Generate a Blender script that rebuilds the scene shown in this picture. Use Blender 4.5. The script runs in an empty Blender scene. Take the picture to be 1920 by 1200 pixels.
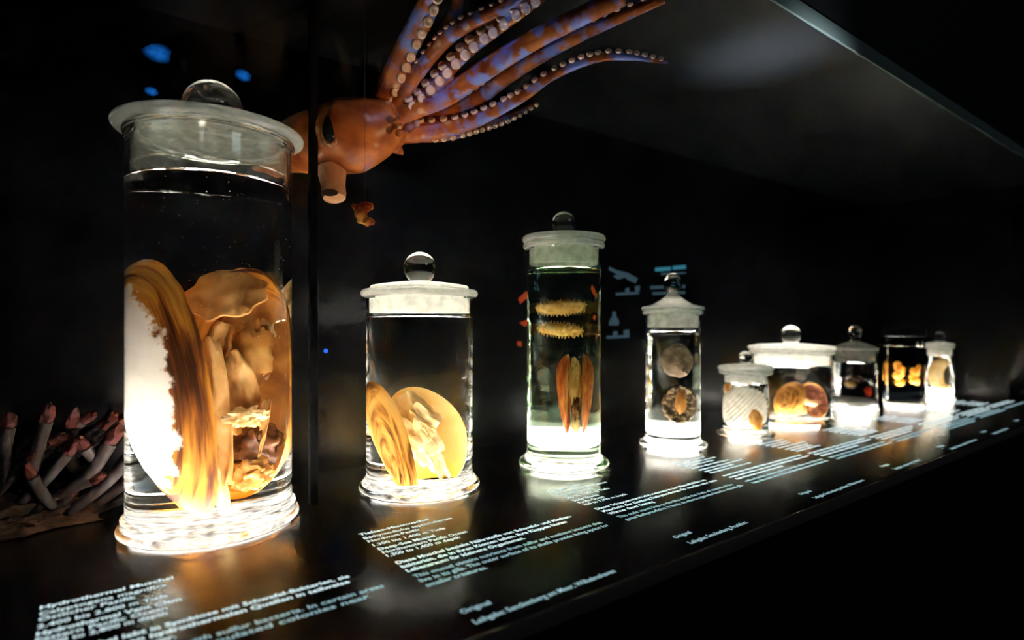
import bpy, bmesh, math, random
from mathutils import Vector, Matrix, noise

scene = bpy.context.scene
COL = scene.collection
PI = math.pi

# ------------------------------------------------------------------ camera
UX, UY = 0.598, 0.8015            # viewing direction in plan
CAM_Z, FPX = 0.21, 1085.0
cam = bpy.data.cameras.new('camera')
cam.sensor_width = 36.0; cam.sensor_fit = 'HORIZONTAL'
cam.lens = 36.0 * FPX / 1920.0
cam.shift_y = 5.0 / 1920.0
cam.clip_start = 0.01; cam.clip_end = 50
cam.dof.use_dof = True; cam.dof.focus_distance = 0.67; cam.dof.aperture_fstop = 3.0
camo = bpy.data.objects.new('camera', cam); COL.objects.link(camo)
camo.location = (0, 0, CAM_Z)
camo.rotation_euler = (PI / 2, 0, -math.atan2(UX, UY))
scene.camera = camo

# ------------------------------------------------------------------ world, lamps, exposure
w = bpy.data.worlds.new('dark_hall'); scene.world = w; w.use_nodes = True
w.node_tree.nodes['Background'].inputs[0].default_value = (0.6, 0.75, 1.0, 1)
w.node_tree.nodes['Background'].inputs[1].default_value = 0.0035
scene.view_settings.view_transform = 'Standard'
scene.view_settings.look = 'None'
scene.view_settings.exposure = 0.0
scene.view_settings.gamma = 1.0
scene.view_settings.use_curve_mapping = False
cy = scene.cycles
cy.max_bounces = 28; cy.transmission_bounces = 24; cy.glossy_bounces = 12
cy.diffuse_bounces = 4; cy.transparent_max_bounces = 16
cy.caustics_refractive = True; cy.caustics_reflective = True
cy.blur_glossy = 0.4
cy.sample_clamp_indirect = 60.0
cy.use_denoising = True

def spot(name, loc, target, energy, color, angle, blend=0.6, size=0.02):
    l = bpy.data.lights.new(name, 'SPOT'); l.energy = energy; l.color = color
    l.spot_size = math.radians(angle); l.spot_blend = blend; l.shadow_soft_size = size
    o = bpy.data.objects.new(name, l); COL.objects.link(o); o.location = loc
    o.rotation_euler = (Vector(target) - Vector(loc)).to_track_quat('-Z', 'Y').to_euler()
    return o

# added spots for the squid, matching no known fixture
spot('added_warm_spot', (0.62, -0.35, 0.02), (0.29, 0.66, 0.45), 17.0, (1.0, 0.62, 0.32), 14, 0.9)
spot('added_blue_spot', (0.05, -0.55, 0.95), (0.310, 0.54, 0.545), 30.0, (0.36, 0.52, 1.0), 11, 1.0)
spot('added_ceiling_spot', (0.70, 0.04, -0.30), (0.760, 0.430, 0.583), 190.0, (0.80, 0.92, 1.0), 12, 1.0, 0.05)  # added: lights a ceiling patch in place of a lamp mirrored in glass
spot('added_end_wall_spot', (1.30, -0.60, 0.30), (1.98, 0.50, 0.56), 2.5, (1.0, 0.55, 0.32), 22, 1.0, 0.05)  # added spot for the warm brown tone at the end wall
al = bpy.data.lights.new('added_front_fill', 'AREA'); al.energy = 4.0; al.size = 0.8; al.color = (0.75, 0.9, 1.0)  # added fill for rail and shelf lip, no known lamp
alo = bpy.data.objects.new('added_front_fill', al); COL.objects.link(alo); alo.location = (1.6, -2.6, 1.9)
alo.rotation_euler = (Vector((1.0, 0.36, 0.3)) - Vector(alo.location)).to_track_quat('-Z', 'Y').to_euler()

# ------------------------------------------------------------------ helpers
def px(x, y, d):
    """a point seen at picture position x, y at depth d in front of the camera"""
    s = (x - 960.0) / FPX * d
    return Vector((UX * d + UY * s, UY * d - UX * s, CAM_Z + (605.0 - y) / FPX * d))

def nodes_of(m):
    return m.node_tree.nodes, m.node_tree.links

def new_mat(name):
    m = bpy.data.materials.new(name); m.use_nodes = True
    return m

def pmat(name, col, rough=0.5, spec=0.5, metal=0.0, bump=0.0, bscale=200.0, var=0.0, emit=None, es=0.0, coat=0.0):
    m = new_mat(name); n, l = nodes_of(m); b = n['Principled BSDF']
    b.inputs['Base Color'].default_value = (*col, 1)
    b.inputs['Roughness'].default_value = rough
    b.inputs['Specular IOR Level'].default_value = spec
    b.inputs['Metallic'].default_value = metal
    b.inputs['Coat Weight'].default_value = coat
    if bump or var:
        tc = n.new('ShaderNodeTexCoord'); nz = n.new('ShaderNodeTexNoise')
        nz.inputs['Scale'].default_value = bscale; nz.inputs['Detail'].default_value = 5
        l.new(tc.outputs['Object'], nz.inputs['Vector'])
        if bump:
            bp = n.new('ShaderNodeBump'); bp.inputs['Strength'].default_value = bump; bp.inputs['Distance'].default_value = 0.001
            l.new(nz.outputs['Fac'], bp.inputs['Height']); l.new(bp.outputs['Normal'], b.inputs['Normal'])
        if var:
            mx = n.new('ShaderNodeMix'); mx.data_type = 'RGBA'
            mx.inputs[6].default_value = (*[c * (1 - var) for c in col], 1)
            mx.inputs[7].default_value = (*[min(1, c * (1 + var)) for c in col], 1)
            l.new(nz.outputs['Fac'], mx.inputs[0]); l.new(mx.outputs[2], b.inputs['Base Color'])
    if emit:
        b.inputs['Emission Color'].default_value = (*emit, 1); b.inputs['Emission Strength'].default_value = es
    return m

def emat(name, col, s):
    m = new_mat(name); n, l = nodes_of(m); n.clear()
    e = n.new('ShaderNodeEmission'); o = n.new('ShaderNodeOutputMaterial')
    e.inputs[0].default_value = (*col, 1); e.inputs[1].default_value = s
    l.new(e.outputs[0], o.inputs[0])
    return m

def glass_mat(name, col=(0.985, 0.995, 0.985), ior=1.47, rough=0.0):
    m = new_mat(name); n, l = nodes_of(m); n.clear()
    g = n.new('ShaderNodeBsdfGlass'); o = n.new('ShaderNodeOutputMaterial')
    g.inputs['Color'].default_value = (*col, 1); g.inputs['IOR'].default_value = ior; g.inputs['Roughness'].default_value = rough
    l.new(g.outputs[0], o.inputs[0])
    return m

def fluid_mat(name, col):
    """preserving fluid, index-matched to the jar: only tints what is seen through it"""
    m = new_mat(name); n, l = nodes_of(m); n.clear()
    g = n.new('ShaderNodeBsdfTransparent'); o = n.new('ShaderNodeOutputMaterial')
    g.inputs['Color'].default_value = (*col, 1); l.new(g.outputs[0], o.inputs[0])
    return m

def frost_mat(name, col, milk, rough=0.25, ior=1.47, patch=0.0):
    """ground glass: a part of the light passes, a part is scattered by the matt surface"""
    m = new_mat(name); n, l = nodes_of(m); n.clear()
    g = n.new('ShaderNodeBsdfGlass'); g.inputs['Roughness'].default_value = rough; g.inputs['IOR'].default_value = ior
    g.inputs['Color'].default_value = (0.97, 0.98, 0.96, 1)
    d = n.new('ShaderNodeBsdfDiffuse'); d.inputs[0].default_value = (*col, 1)
    t = n.new('ShaderNodeBsdfTranslucent'); t.inputs[0].default_value = (*col, 1)
    a = n.new('ShaderNodeMixShader'); a.inputs[0].default_value = 0.6
    b = n.new('ShaderNodeMixShader'); b.inputs[0].default_value = milk
    o = n.new('ShaderNodeOutputMaterial')
    l.new(d.outputs[0], a.inputs[1]); l.new(t.outputs[0], a.inputs[2])
    l.new(g.outputs[0], b.inputs[1]); l.new(a.outputs[0], b.inputs[2]); l.new(b.outputs[0], o.inputs[0])
    tc = n.new('ShaderNodeTexCoord'); nz = n.new('ShaderNodeTexNoise'); nz.inputs['Scale'].default_value = 90; nz.inputs['Detail'].default_value = 6
    mr = n.new('ShaderNodeMapRange'); mr.inputs[3].default_value = milk * (1 - patch); mr.inputs[4].default_value = min(1, milk * (1 + patch))
    mr.inputs[1].default_value = 0.3; mr.inputs[2].default_value = 0.7
    l.new(tc.outputs['Object'], nz.inputs['Vector']); l.new(nz.outputs['Fac'], mr.inputs[0]); l.new(mr.outputs[0], b.inputs[0])
    return m

def flesh_mat(name, ramp, scale=(60, 60, 60), transl=0.35, rough=0.45, detail=6, bump=0.5, uv=False, dist=0.6, bdist=0.0008):
    """preserved tissue and shell: colour bands from stretched noise, partly translucent"""
    m = new_mat(name); n, l = nodes_of(m); b = n['Principled BSDF']; out = n['Material Output']
    tc = n.new('ShaderNodeTexCoord'); mp = n.new('ShaderNodeMapping'); mp.inputs['Scale'].default_value = scale
    nz = n.new('ShaderNodeTexNoise'); nz.inputs['Scale'].default_value = 1.0; nz.inputs['Detail'].default_value = detail
    nz.inputs['Distortion'].default_value = dist
    cr = n.new('ShaderNodeValToRGB')
    els = cr.color_ramp.elements
    els[0].position, els[0].color = ramp[0][0], (*ramp[0][1], 1)
    els[1].position, els[1].color = ramp[-1][0], (*ramp[-1][1], 1)
    for p, c in ramp[1:-1]:
        e = els.new(p); e.color = (*c, 1)
    l.new(tc.outputs['UV' if uv else 'Object'], mp.inputs[0]); l.new(mp.outputs[0], nz.inputs['Vector'])
    l.new(nz.outputs['Fac'], cr.inputs[0])
    l.new(cr.outputs[0], b.inputs['Base Color'])
    b.inputs['Roughness'].default_value = rough; b.inputs['Specular IOR Level'].default_value = 0.25
    if bump:
        bp = n.new('ShaderNodeBump'); bp.inputs['Strength'].default_value = bump; bp.inputs['Distance'].default_value = bdist
        l.new(nz.outputs['Fac'], bp.inputs['Height']); l.new(bp.outputs['Normal'], b.inputs['Normal'])
    if transl:
        t = n.new('ShaderNodeBsdfTranslucent'); mx = n.new('ShaderNodeMixShader'); mx.inputs[0].default_value = transl
        l.new(cr.outputs[0], t.inputs[0]); l.new(b.outputs[0], mx.inputs[1]); l.new(t.outputs[0], mx.inputs[2])
        l.new(mx.outputs[0], out.inputs[0])
    return m

def mesh_obj(name, me, mats=None, parent=None, smooth=True, sharp=35):
    o = bpy.data.objects.new(name, me); COL.objects.link(o)
    for m in (mats if isinstance(mats, (list, tuple)) else [mats]):
        if m: me.materials.append(m)
    if smooth and len(me.polygons):
        me.polygons.foreach_set('use_smooth', [True] * len(me.polygons))
        if sharp: me.set_sharp_from_angle(angle=math.radians(sharp))
    if parent: o.parent = parent
    return o

def bm_obj(name, bm, mats=None, parent=None, smooth=True, sharp=35):
    me = bpy.data.meshes.new(name); bm.to_mesh(me); bm.free()
    return mesh_obj(name, me, mats, parent, smooth, sharp)

def empty(name, loc, label=None, cat=None, group=None):
    o = bpy.data.objects.new(name, None); COL.objects.link(o); o.location = loc; o.empty_display_size = 0.02
    tag(o, label, cat, group)
    return o

def tag(o, label=None, cat=None, group=None, kind=None):
    if label: o['label'] = label
    if cat: o['category'] = cat
    if group: o['group'] = group
    if kind: o['kind'] = kind
    return o

def box(bm, lo, hi):
    vs = [bm.verts.new((x, y, z)) for z in (lo[2], hi[2]) for y in (lo[1], hi[1]) for x in (lo[0], hi[0])]
    for f in ((0, 2, 3, 1), (4, 5, 7, 6), (0, 1, 5, 4), (2, 6, 7, 3), (0, 4, 6, 2), (1, 3, 7, 5)):
        bm.faces.new([vs[i] for i in f])

def box_obj(name, lo, hi, mat, parent=None, bevel=0.0, seg=2):
    bm = bmesh.new(); box(bm, lo, hi)
    if bevel: bmesh.ops.bevel(bm, geom=bm.edges[:], offset=bevel, segments=seg, affect='EDGES', profile=0.5)
    bmesh.ops.recalc_face_normals(bm, faces=bm.faces[:])
    return bm_obj(name, bm, mat, parent)

def lathe(bm, prof, seg=72, center=(0, 0)):
    """closed turned shape; prof runs from the axis round and back to the axis"""
    rings = []
    for r, z in prof:
        if r < 1e-6: rings.append([bm.verts.new((center[0], center[1], z))])
        else: rings.append([bm.verts.new((center[0] + r * math.cos(2 * PI * i / seg), center[1] + r * math.sin(2 * PI * i / seg), z)) for i in range(seg)])
    for a, b in zip(rings, rings[1:]):
        for i in range(seg):
            j = (i + 1) % seg
            if len(a) == 1 and len(b) == 1: continue
            if len(a) == 1: bm.faces.new((a[0], b[j], b[i]))
            elif len(b) == 1: bm.faces.new((a[i], a[j], b[0]))
            else: bm.faces.new((a[i], a[j], b[j], b[i]))
    bmesh.ops.recalc_face_normals(bm, faces=bm.faces[:])

def arc(cx, cz, r, a0, a1, n=6, rz=None):
    rz = r if rz is None else rz
    return [(cx + r * math.cos(math.radians(a0 + (a1 - a0) * k / n)), cz + rz * math.sin(math.radians(a0 + (a1 - a0) * k / n))) for k in range(n + 1)]

def catmull(pts, n=10):
    P = [Vector(p) for p in pts]; P = [P[0] * 2 - P[1]] + P + [P[-1] * 2 - P[-2]]
    out = []
    for i in range(1, len(P) - 2):
        for k in range(n):
            t = k / n
            a, b, c, d = P[i - 1], P[i], P[i + 1], P[i + 2]
            out.append(0.5 * ((2 * b) + (c - a) * t + (2 * a - 5 * b + 4 * c - d) * t * t + (3 * b - a - 3 * c + d) * t ** 3))
    out.append(P[-2].copy())
    return out

def lerp_list(vals, n):
    out = []
    for i in range(len(vals) - 1):
        for k in range(n): out.append(vals[i] + (vals[i + 1] - vals[i]) * k / n)
    out.append(vals[-1]); return out

def tube(bm, pts, radii, seg=12, flat=1.0, up=Vector((0, 0, 1))):
    rings = []
    for i, p in enumerate(pts):
        tdir = (pts[min(i + 1, len(pts) - 1)] - pts[max(i - 1, 0)]).normalized()
        sx = tdir.cross(up)
        if sx.length < 1e-4: sx = tdir.cross(Vector((1, 0, 0)))
        sx.normalize(); sy = sx.cross(tdir).normalized()
        rings.append([bm.verts.new(p + (sx * math.cos(2 * PI * k / seg) + sy * math.sin(2 * PI * k / seg) * flat) * radii[i]) for k in range(seg)])
    for a, b in zip(rings, rings[1:]):
        for k in range(seg):
            j = (k + 1) % seg; bm.faces.new((a[k], a[j], b[j], b[k]))
    bm.faces.new(rings[0][::-1]); bm.faces.new(rings[-1])

def blob_bm(center, radii, amp=0.15, fs=2.0, seed=0, sub=4, rot=None):
    bm = bmesh.new(); bmesh.ops.create_icosphere(bm, subdivisions=sub, radius=1.0)
    off = Vector((seed * 7.3, seed * 3.1, seed * 1.7))
    for v in bm.verts:
        k = 1 + amp * noise.fractal(v.co * fs + off, 0.8, 2.1, 4)
        p = Vector((v.co.x * radii[0], v.co.y * radii[1], v.co.z * radii[2])) * k
        if rot: p = rot @ p
        v.co = p + Vector(center)
    return bm

# ------------------------------------------------------------------ materials
M = {}
M['shelf'] = pmat('black_glossy_shelf', (0.012, 0.0105, 0.0095), 0.22, 0.55, bump=0.02, bscale=40)
M['lip'] = pmat('dark_shelf_lip', (0.13, 0.10, 0.085), 0.35, 0.5)
M['wall'] = pmat('black_lacquer_wall', (0.005, 0.0048, 0.005), 0.22, 0.22, bump=0.02, bscale=12)
M['ceiling'] = pmat('charcoal_ceiling', (0.012, 0.0125, 0.0138), 0.40, 0.36, bump=0.03, bscale=9)
M['black'] = pmat('black_front', (0.003, 0.003, 0.003), 0.6, 0.2)
M['rail'] = pmat('dark_green_grey_rail', (0.16, 0.20, 0.19), 0.4, 0.5)
M['post'] = pmat('matt_black_post', (0.003, 0.003, 0.0035), 0.7, 0.1)
M['glass'] = glass_mat('clear_jar_glass', ior=1.40)
M['knob'] = glass_mat('clear_knob_glass', (0.99, 0.99, 0.98), 1.5)
M['liquid'] = fluid_mat('clear_fluid', (0.998, 0.999, 0.998))
M['green_liquid'] = fluid_mat('pale_green_fluid', (0.92, 0.985, 0.90))
M['frost'] = frost_mat('white_ground_glass', (0.96, 0.95, 0.90), 0.70, patch=0.3)
M['frost_clear'] = frost_mat('slightly_ground_glass', (0.88, 0.86, 0.78), 0.22, 0.12, patch=0.6)
M['base_frost'] = frost_mat('ground_glass_base', (0.95, 0.94, 0.90), 0.035, 0.05, 1.40, patch=0.9)
M['stopper_clear'] = frost_mat('clear_stopper_glass', (0.85, 0.83, 0.76), 0.07, 0.06, patch=0.9)
M['frost_rim'] = frost_mat('milky_rim_glass', (0.98, 0.97, 0.93), 0.72, patch=0.15)
M['white_block'] = flesh_mat('white_translucent_plinth', [(0.3, (0.88, 0.88, 0.86)), (0.7, (0.94, 0.94, 0.92))], (40, 40, 40), 0.65, 0.5, bump=0)
M['led'] = emat('jar_light', (1.0, 0.94, 0.86), 52.0)
M['plate'] = glass_mat('mounting_plate_glass', (0.96, 0.99, 0.97), 1.5)
M['text'] = emat('backlit_lettering', (0.72, 0.93, 0.97), 1.15)
M['text_dim'] = emat('backlit_lettering_soft', (0.50, 0.80, 0.88), 0.75)
M['cyan'] = emat('cyan_reflected_print', (0.10, 0.50, 0.68), 0.30)  # cyan, slate, red: glowing colours for hall graphics mirrored in the front glass
M['slate'] = emat('slate_reflected_print', (0.16, 0.30, 0.38), 0.18)
M['red_mirrored'] = emat('red_reflected_print', (0.75, 0.09, 0.02), 0.30)
def reflected_light_mat(name, col, s_):  # glowing colour with soft falloff, stands for hall screens mirrored in glass
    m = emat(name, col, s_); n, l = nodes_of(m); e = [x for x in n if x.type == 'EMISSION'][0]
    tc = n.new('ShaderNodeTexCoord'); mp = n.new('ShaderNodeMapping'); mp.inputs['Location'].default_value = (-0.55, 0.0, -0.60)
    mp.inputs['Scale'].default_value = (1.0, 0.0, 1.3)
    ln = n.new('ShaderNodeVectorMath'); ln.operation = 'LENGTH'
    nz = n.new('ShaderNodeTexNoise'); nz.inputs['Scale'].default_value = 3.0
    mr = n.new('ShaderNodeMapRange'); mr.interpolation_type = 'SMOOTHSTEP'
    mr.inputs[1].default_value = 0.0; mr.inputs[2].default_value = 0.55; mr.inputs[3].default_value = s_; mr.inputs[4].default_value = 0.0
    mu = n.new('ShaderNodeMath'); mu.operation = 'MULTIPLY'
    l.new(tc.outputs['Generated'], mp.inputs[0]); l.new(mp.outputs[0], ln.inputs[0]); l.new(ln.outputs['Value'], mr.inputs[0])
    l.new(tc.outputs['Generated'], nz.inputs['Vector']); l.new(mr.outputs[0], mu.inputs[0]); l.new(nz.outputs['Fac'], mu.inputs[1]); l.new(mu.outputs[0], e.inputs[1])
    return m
M['blue'] = reflected_light_mat('blue_reflected_light', (0.012, 0.20, 0.80), 1.3)
M['blue_dot'] = emat('blue_reflected_dot', (0.03, 0.16, 1.0), 1.1)  # glowing colour of a mirrored hall lamp, no fixture on the wall
M['wire'] = pmat('fine_steel_wire', (0.05, 0.05, 0.05), 0.4, 0.5)

# ------------------------------------------------------------------ the vitrine
X0, X1, YF, YB, ZC = -0.75, 2.04, 0.322, 0.81, 0.583
YC = 0.353      # front of the ceiling, set back behind the shelf edge
shelf = tag(box_obj('display_shelf', (X0, YF + 0.004, -0.013), (X1, YB + 0.02, 0.0), M['shelf'], bevel=0.0008), kind='structure')
tag(box_obj('trim_1', (X0, YF, -0.0135), (X1, YF + 0.004, 0.0), M['lip'], bevel=0.0015), kind='structure')
tag(box_obj('wall_front', (X0, YF + 0.015, -1.0), (X1, YF + 0.035, -0.0135), M['black']), kind='structure')
tag(box_obj('wall_back', (X0, YB, 0.0), (X1, YB + 0.02, ZC), M['wall']), kind='structure')
tag(box_obj('wall_right', (X1, 0.455, 0.0), (X1 + 0.02, YB, ZC), M['wall']), kind='structure')
tag(box_obj('wall_right_return', (X1, YC, 0.0), (X1 + 0.02, 0.4535, ZC), M['wall'], bevel=0.001), kind='structure')
tag(box_obj('ceiling', (X0, YC + 0.006, ZC), (X1 + 0.02, YB + 0.02, ZC + 0.02), M['ceiling']), kind='structure')
tag(box_obj('trim_2', (X0, YC + 0.002, ZC), (X1 + 0.02, YC + 0.006, ZC + 0.02), M['rail'], bevel=0.001), kind='structure')
tag(box_obj('wall_above', (X0, YC + 0.004, ZC + 0.02), (X1 + 0.5, YC + 0.03, 1.6), M['black']), kind='structure')
pc = px(587, 605, 0.672)
tag(box_obj('trim_3', (pc.x - 0.0045, pc.y - 0.0045, 0.0), (pc.x + 0.0045, pc.y + 0.0045, ZC), M['post'], bevel=0.0008), kind='structure')

# ------------------------------------------------------------------ jars
JX = {1: (0.112, 0.677), 2: (0.348, 0.663), 3: (0.572, 0.639), 4: (0.806, 0.624), 5: (0.993, 0.604),
      6: (1.233, 0.643), 7: (1.475, 0.615), 8: (1.679, 0.585), 9: (1.874, 0.566)}
N_APP = 1.36
RIN = {1: .0743, 2: .0635, 3: .051, 4: .0423, 5: .0377, 6: .0748, 7: .0433, 8: .036, 9: .029}
ZIN = {1: .0130, 2: .0130, 3: .0503, 4: .0373, 5: .0110, 6: .0100, 7: .02, 8: .02, 9: .0292}

def light_disc(k, r):
    bm = bmesh.new()
    lathe(bm, [(0, -0.002), (r, -0.002), (r, 0.0004), (0, 0.0004)], 48)
    o = bm_obj('light_panel', bm, M['led'], shelf, smooth=False)
    o.location = (*JX[k], 0)
    o['label'] = 'round white light panel under a jar'
    return o

def make_jar(k, label, Rf, Rb, zf, zrim0, ztop, Rr, wall, zin, zliq, zneck, lid_prof, knob_prof, lid_mat, rim_mat,
             liquid='liquid', foot_h=0.009, disc=0.93, flare=0.0, clear_top=False):
    root = empty('specimen_jar', (*JX[k], 0), label, 'jar', 'specimen jars on the lit shelf')
    Ri = Rb - wall
    b = foot_h
    prof = [(0, 0.0012), (Rf - 0.006, 0.0012)] + arc(Rf - b * 0.5, 0.0012 + b * 0.5, b * 0.5, -90, 80, 8) + \
           [(Rb + 0.004, zf - 0.003)] + [(Rb + 0.0012, zf), (Rb, zf + 0.004)]
    if flare: prof += [(Rb, zrim0 - 0.012), (Rb + flare * 0.25, zrim0 - 0.006), (Rb + flare, zrim0)]
    else: prof += [(Rb, zrim0 - 0.002)]
    hh = (ztop - zrim0) * 0.5
    prof += arc(Rr - hh, zrim0 + hh, hh, -90, 90, 8)
    prof += [(Ri + 0.0008, ztop), (Ri, ztop - 0.001), (Ri, zliq + 0.0016), (Ri - 0.0015, zliq + 0.0003), (Ri - 0.004, zliq), (0, zliq)]
    bm = bmesh.new(); lathe(bm, prof, 96)
    body = bm_obj('body', bm, [M['glass'], M[rim_mat], M['base_frost']], root)
    for f in body.data.polygons:
        c = f.center
        if c.z < 0.00125: f.material_index = 2
        if c.z > zrim0 + 0.0002 and math.hypot(c.x, c.y) > Ri + 0.0006: f.material_index = 1
    g = 0.0007
    bm = bmesh.new()
    lathe(bm, [(0, zin - 0.0008), (Ri - 0.005, zin - 0.0008), (Ri - 0.0012, zin + 0.0015), (Ri - g, zin + 0.006), (Ri - g, zliq - 0.0010), (Ri - 0.004, zliq - 0.0012), (0, zliq - 0.0012)], 96)
    bm_obj('liquid', bm, M[liquid], root)
    if lid_prof:
        bm = bmesh.new(); lathe(bm, lid_prof, 96)
        lid = bm_obj('lid', bm, [M[lid_mat], M['frost_rim'], M['knob'], M['frost_clear']], root)
        for f in lid.data.polygons:
            q_ = math.hypot(f.center.x, f.center.y)
            if clear_top and f.center.z > ztop + 0.0075: f.material_index = 2
            elif q_ > Ri + 0.002: f.material_index = 1
            elif k == 1 and f.center.z > ztop - 0.003: f.material_index = 3
        bm = bmesh.new(); lathe(bm, knob_prof, 48)
        bm_obj('knob', bm, M['knob'], lid, sharp=None)
    light_disc(k, Rb * disc)
    return root

def lid_profile(Rs, zneck, ztop, Rl, fl, dome, nr, hollow=0.003):
    """ground stopper reaching down to zneck, flange of radius Rl and thickness fl on the rim, domed plate"""
    h = fl * 0.5
    z0 = ztop + 0.0004
    return [(0, z0 - 0.002), (Rs - hollow - 0.004, z0 - 0.002), (Rs - hollow, z0 - 0.005), (Rs - hollow, zneck), (Rs, zneck), (Rs, z0)] + \
        arc(Rl - h, z0 + h, h, -90, 90, 8) + [(Rl * 0.82, z0 + fl + dome * 0.35), (Rl * 0.5, z0 + fl + dome * 0.85), (nr, z0 + fl + dome), (0, z0 + fl + dome)]

def knob_profile(zb, r, nr, ztop, squash=1.0):
    """clear ball on a short waist"""
    rz = r * squash; zc = ztop - rz
    a0 = -math.degrees(math.acos(min(1, nr / r)))
    return [(0, zb - 0.0012), (nr * 1.25, zb - 0.0012), (nr * 1.2, zb + 0.0008)] + arc(0, zc, r, a0, 90, 22, rz)[:-1] + [(0, ztop)]

# tallest jar: flat wide lid, flaring mouth
wl = 0.0035
make_jar(1, 'tallest glass jar with flat wide lid, holding a huge open brown clam', 0.0855, 0.0778, 0.020, 0.3995, 0.4040, 0.0805, wl, 0.012, 0.352, 0.366,
         lid_profile(0.0778 - wl - 0.0003, 0.366, 0.4040, 0.0903, 0.0065, 0.002, 0.014), knob_profile(0.4125, 0.0294, 0.014, 0.464), 'stopper_clear', 'stopper_clear', flare=0.003, disc=0.97)
make_jar(2, 'medium glass jar with frosted lid, holding a pale yellow open mussel', 0.0762, 0.0670, 0.016, 0.2420, 0.2520, 0.0738, wl, 0.012, 0.2165, 0.222,
         lid_profile(0.0670 - wl - 0.0003, 0.222, 0.2520, 0.0620, 0.0045, 0.005, 0.013), knob_profile(0.2615, 0.0209, 0.0125, 0.3005), 'frost', 'frost_rim', disc=0.93)
make_jar(3, 'slim tall jar of greenish fluid with two scale worms and a red mussel', 0.0668, 0.0540, 0.017, 0.3185, 0.3270, 0.0600, 0.003, 0.020, 0.287, 0.295,
         lid_profile(0.0540 - 0.003 - 0.0003, 0.295, 0.3270, 0.0612, 0.0100, 0.003, 0.015), knob_profile(0.3400, 0.0180, 0.0115, 0.3740), 'frost', 'frost_rim', liquid='green_liquid')
make_jar(4, 'slender jar with cone shaped lid and two round brown shells inside', 0.0562, 0.0453, 0.014, 0.2240, 0.2300, 0.0500, 0.003, 0.016, 0.1945, 0.202,
         [(0, 0.2285), (0.038, 0.2285), (0.0390, 0.226), (0.0390, 0.202), (0.0420, 0.202), (0.0420, 0.2304)] + arc(0.0483, 0.2339, 0.0035, -90, 90, 8) +
         [(0.034, 0.2410), (0.022, 0.2475), (0.013, 0.2540), (0.010, 0.2570), (0, 0.2570)],
         knob_profile(0.2570, 0.0161, 0.0085, 0.2945, 1.12), 'frost', 'frost_rim', clear_top=True)
make_jar(5, 'smallest squat jar holding a white ribbed shell with orange foot', 0.0515, 0.0407, 0.011, 0.1150, 0.1210, 0.0470, 0.003, 0.010, 0.0965, 0.100,
         lid_profile(0.0407 - 0.003 - 0.0003, 0.100, 0.1210, 0.0492, 0.0085, 0.003, 0.010), knob_profile(0.1330, 0.0124, 0.0085, 0.1575), 'frost', 'frost_rim', foot_h=0.007, disc=0.72)
make_jar(6, 'widest low jar with broad flat lid, holding an open amber clam', 0.0846, 0.0783, 0.010, 0.1430, 0.1510, 0.0840, 0.0035, 0.009, 0.1175, 0.122,
         lid_profile(0.0783 - 0.0038, 0.122, 0.1510, 0.0866, 0.0090, 0.004, 0.016), knob_profile(0.1640, 0.0203, 0.0145, 0.2045), 'frost', 'frost_rim', foot_h=0.007, disc=0.72)
make_jar(7, 'jar with clear domed lid holding a dark coiled shell on white sediment', 0.0501, 0.0463, 0.010, 0.1400, 0.1460, 0.0482, 0.003, 0.013, 0.1150, 0.120,
         [(0, 0.1440), (0.038, 0.1440), (0.0400, 0.141), (0.0400, 0.120), (0.0430, 0.120), (0.0430, 0.1464)] + arc(0.0464, 0.1484, 0.002, -90, 90, 6) +
         [(0.036, 0.1560), (0.022, 0.1620), (0.012, 0.1650), (0, 0.1650)],
         knob_profile(0.1650, 0.0153, 0.0100, 0.2045, 1.15), 'frost_clear', 'frost_clear', foot_h=0.007, disc=0.72)
make_jar(9, 'narrow short jar beyond the square vessel, holding a cream curved specimen', 0.0350, 0.0315, 0.010, 0.1400, 0.1460, 0.0335, 0.0025, 0.012, 0.1180, 0.121,
         lid_profile(0.0315 - 0.0028, 0.121, 0.1460, 0.0338, 0.0075, 0.003, 0.010), knob_profile(0.1555, 0.0141, 0.0100, 0.1850), 'frost', 'frost_rim', foot_h=0.007)

# the square vessel
def rounded_square(bm, half, z0, z1, rc, inner=None):
    pass
def square_prism(bm, half, rc, zs_scales, ang):
    """stack of rounded squares; zs_scales: (z, half-width)"""
    rings = []
    for z, hw in zs_scales:
        pts = []
        for q in range(4):
            ccx = (hw - rc) * (1 if q in (0, 3) else -1); ccy = (hw - rc) * (1 if q in (0, 1) else -1)
            for k in range(6):
                a = math.radians(q * 90 + k * 18)
                x, y = ccx + rc * math.cos(a), ccy + rc * math.sin(a)
                pts.append(bm.verts.new((x * math.cos(ang) - y * math.sin(ang), x * math.sin(ang) + y * math.cos(ang), z)))
        rings.append(pts)
    nn = len(rings[0])
    for a, b in zip(rings, rings[1:]):
        for k in range(nn):
            j = (k + 1) % nn; bm.faces.new((a[k], a[j], b[j], b[k]))
    bm.faces.new(rings[0][::-1]); bm.faces.new(rings[-1])
    bmesh.ops.recalc_face_normals(bm, faces=bm.faces[:])

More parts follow.
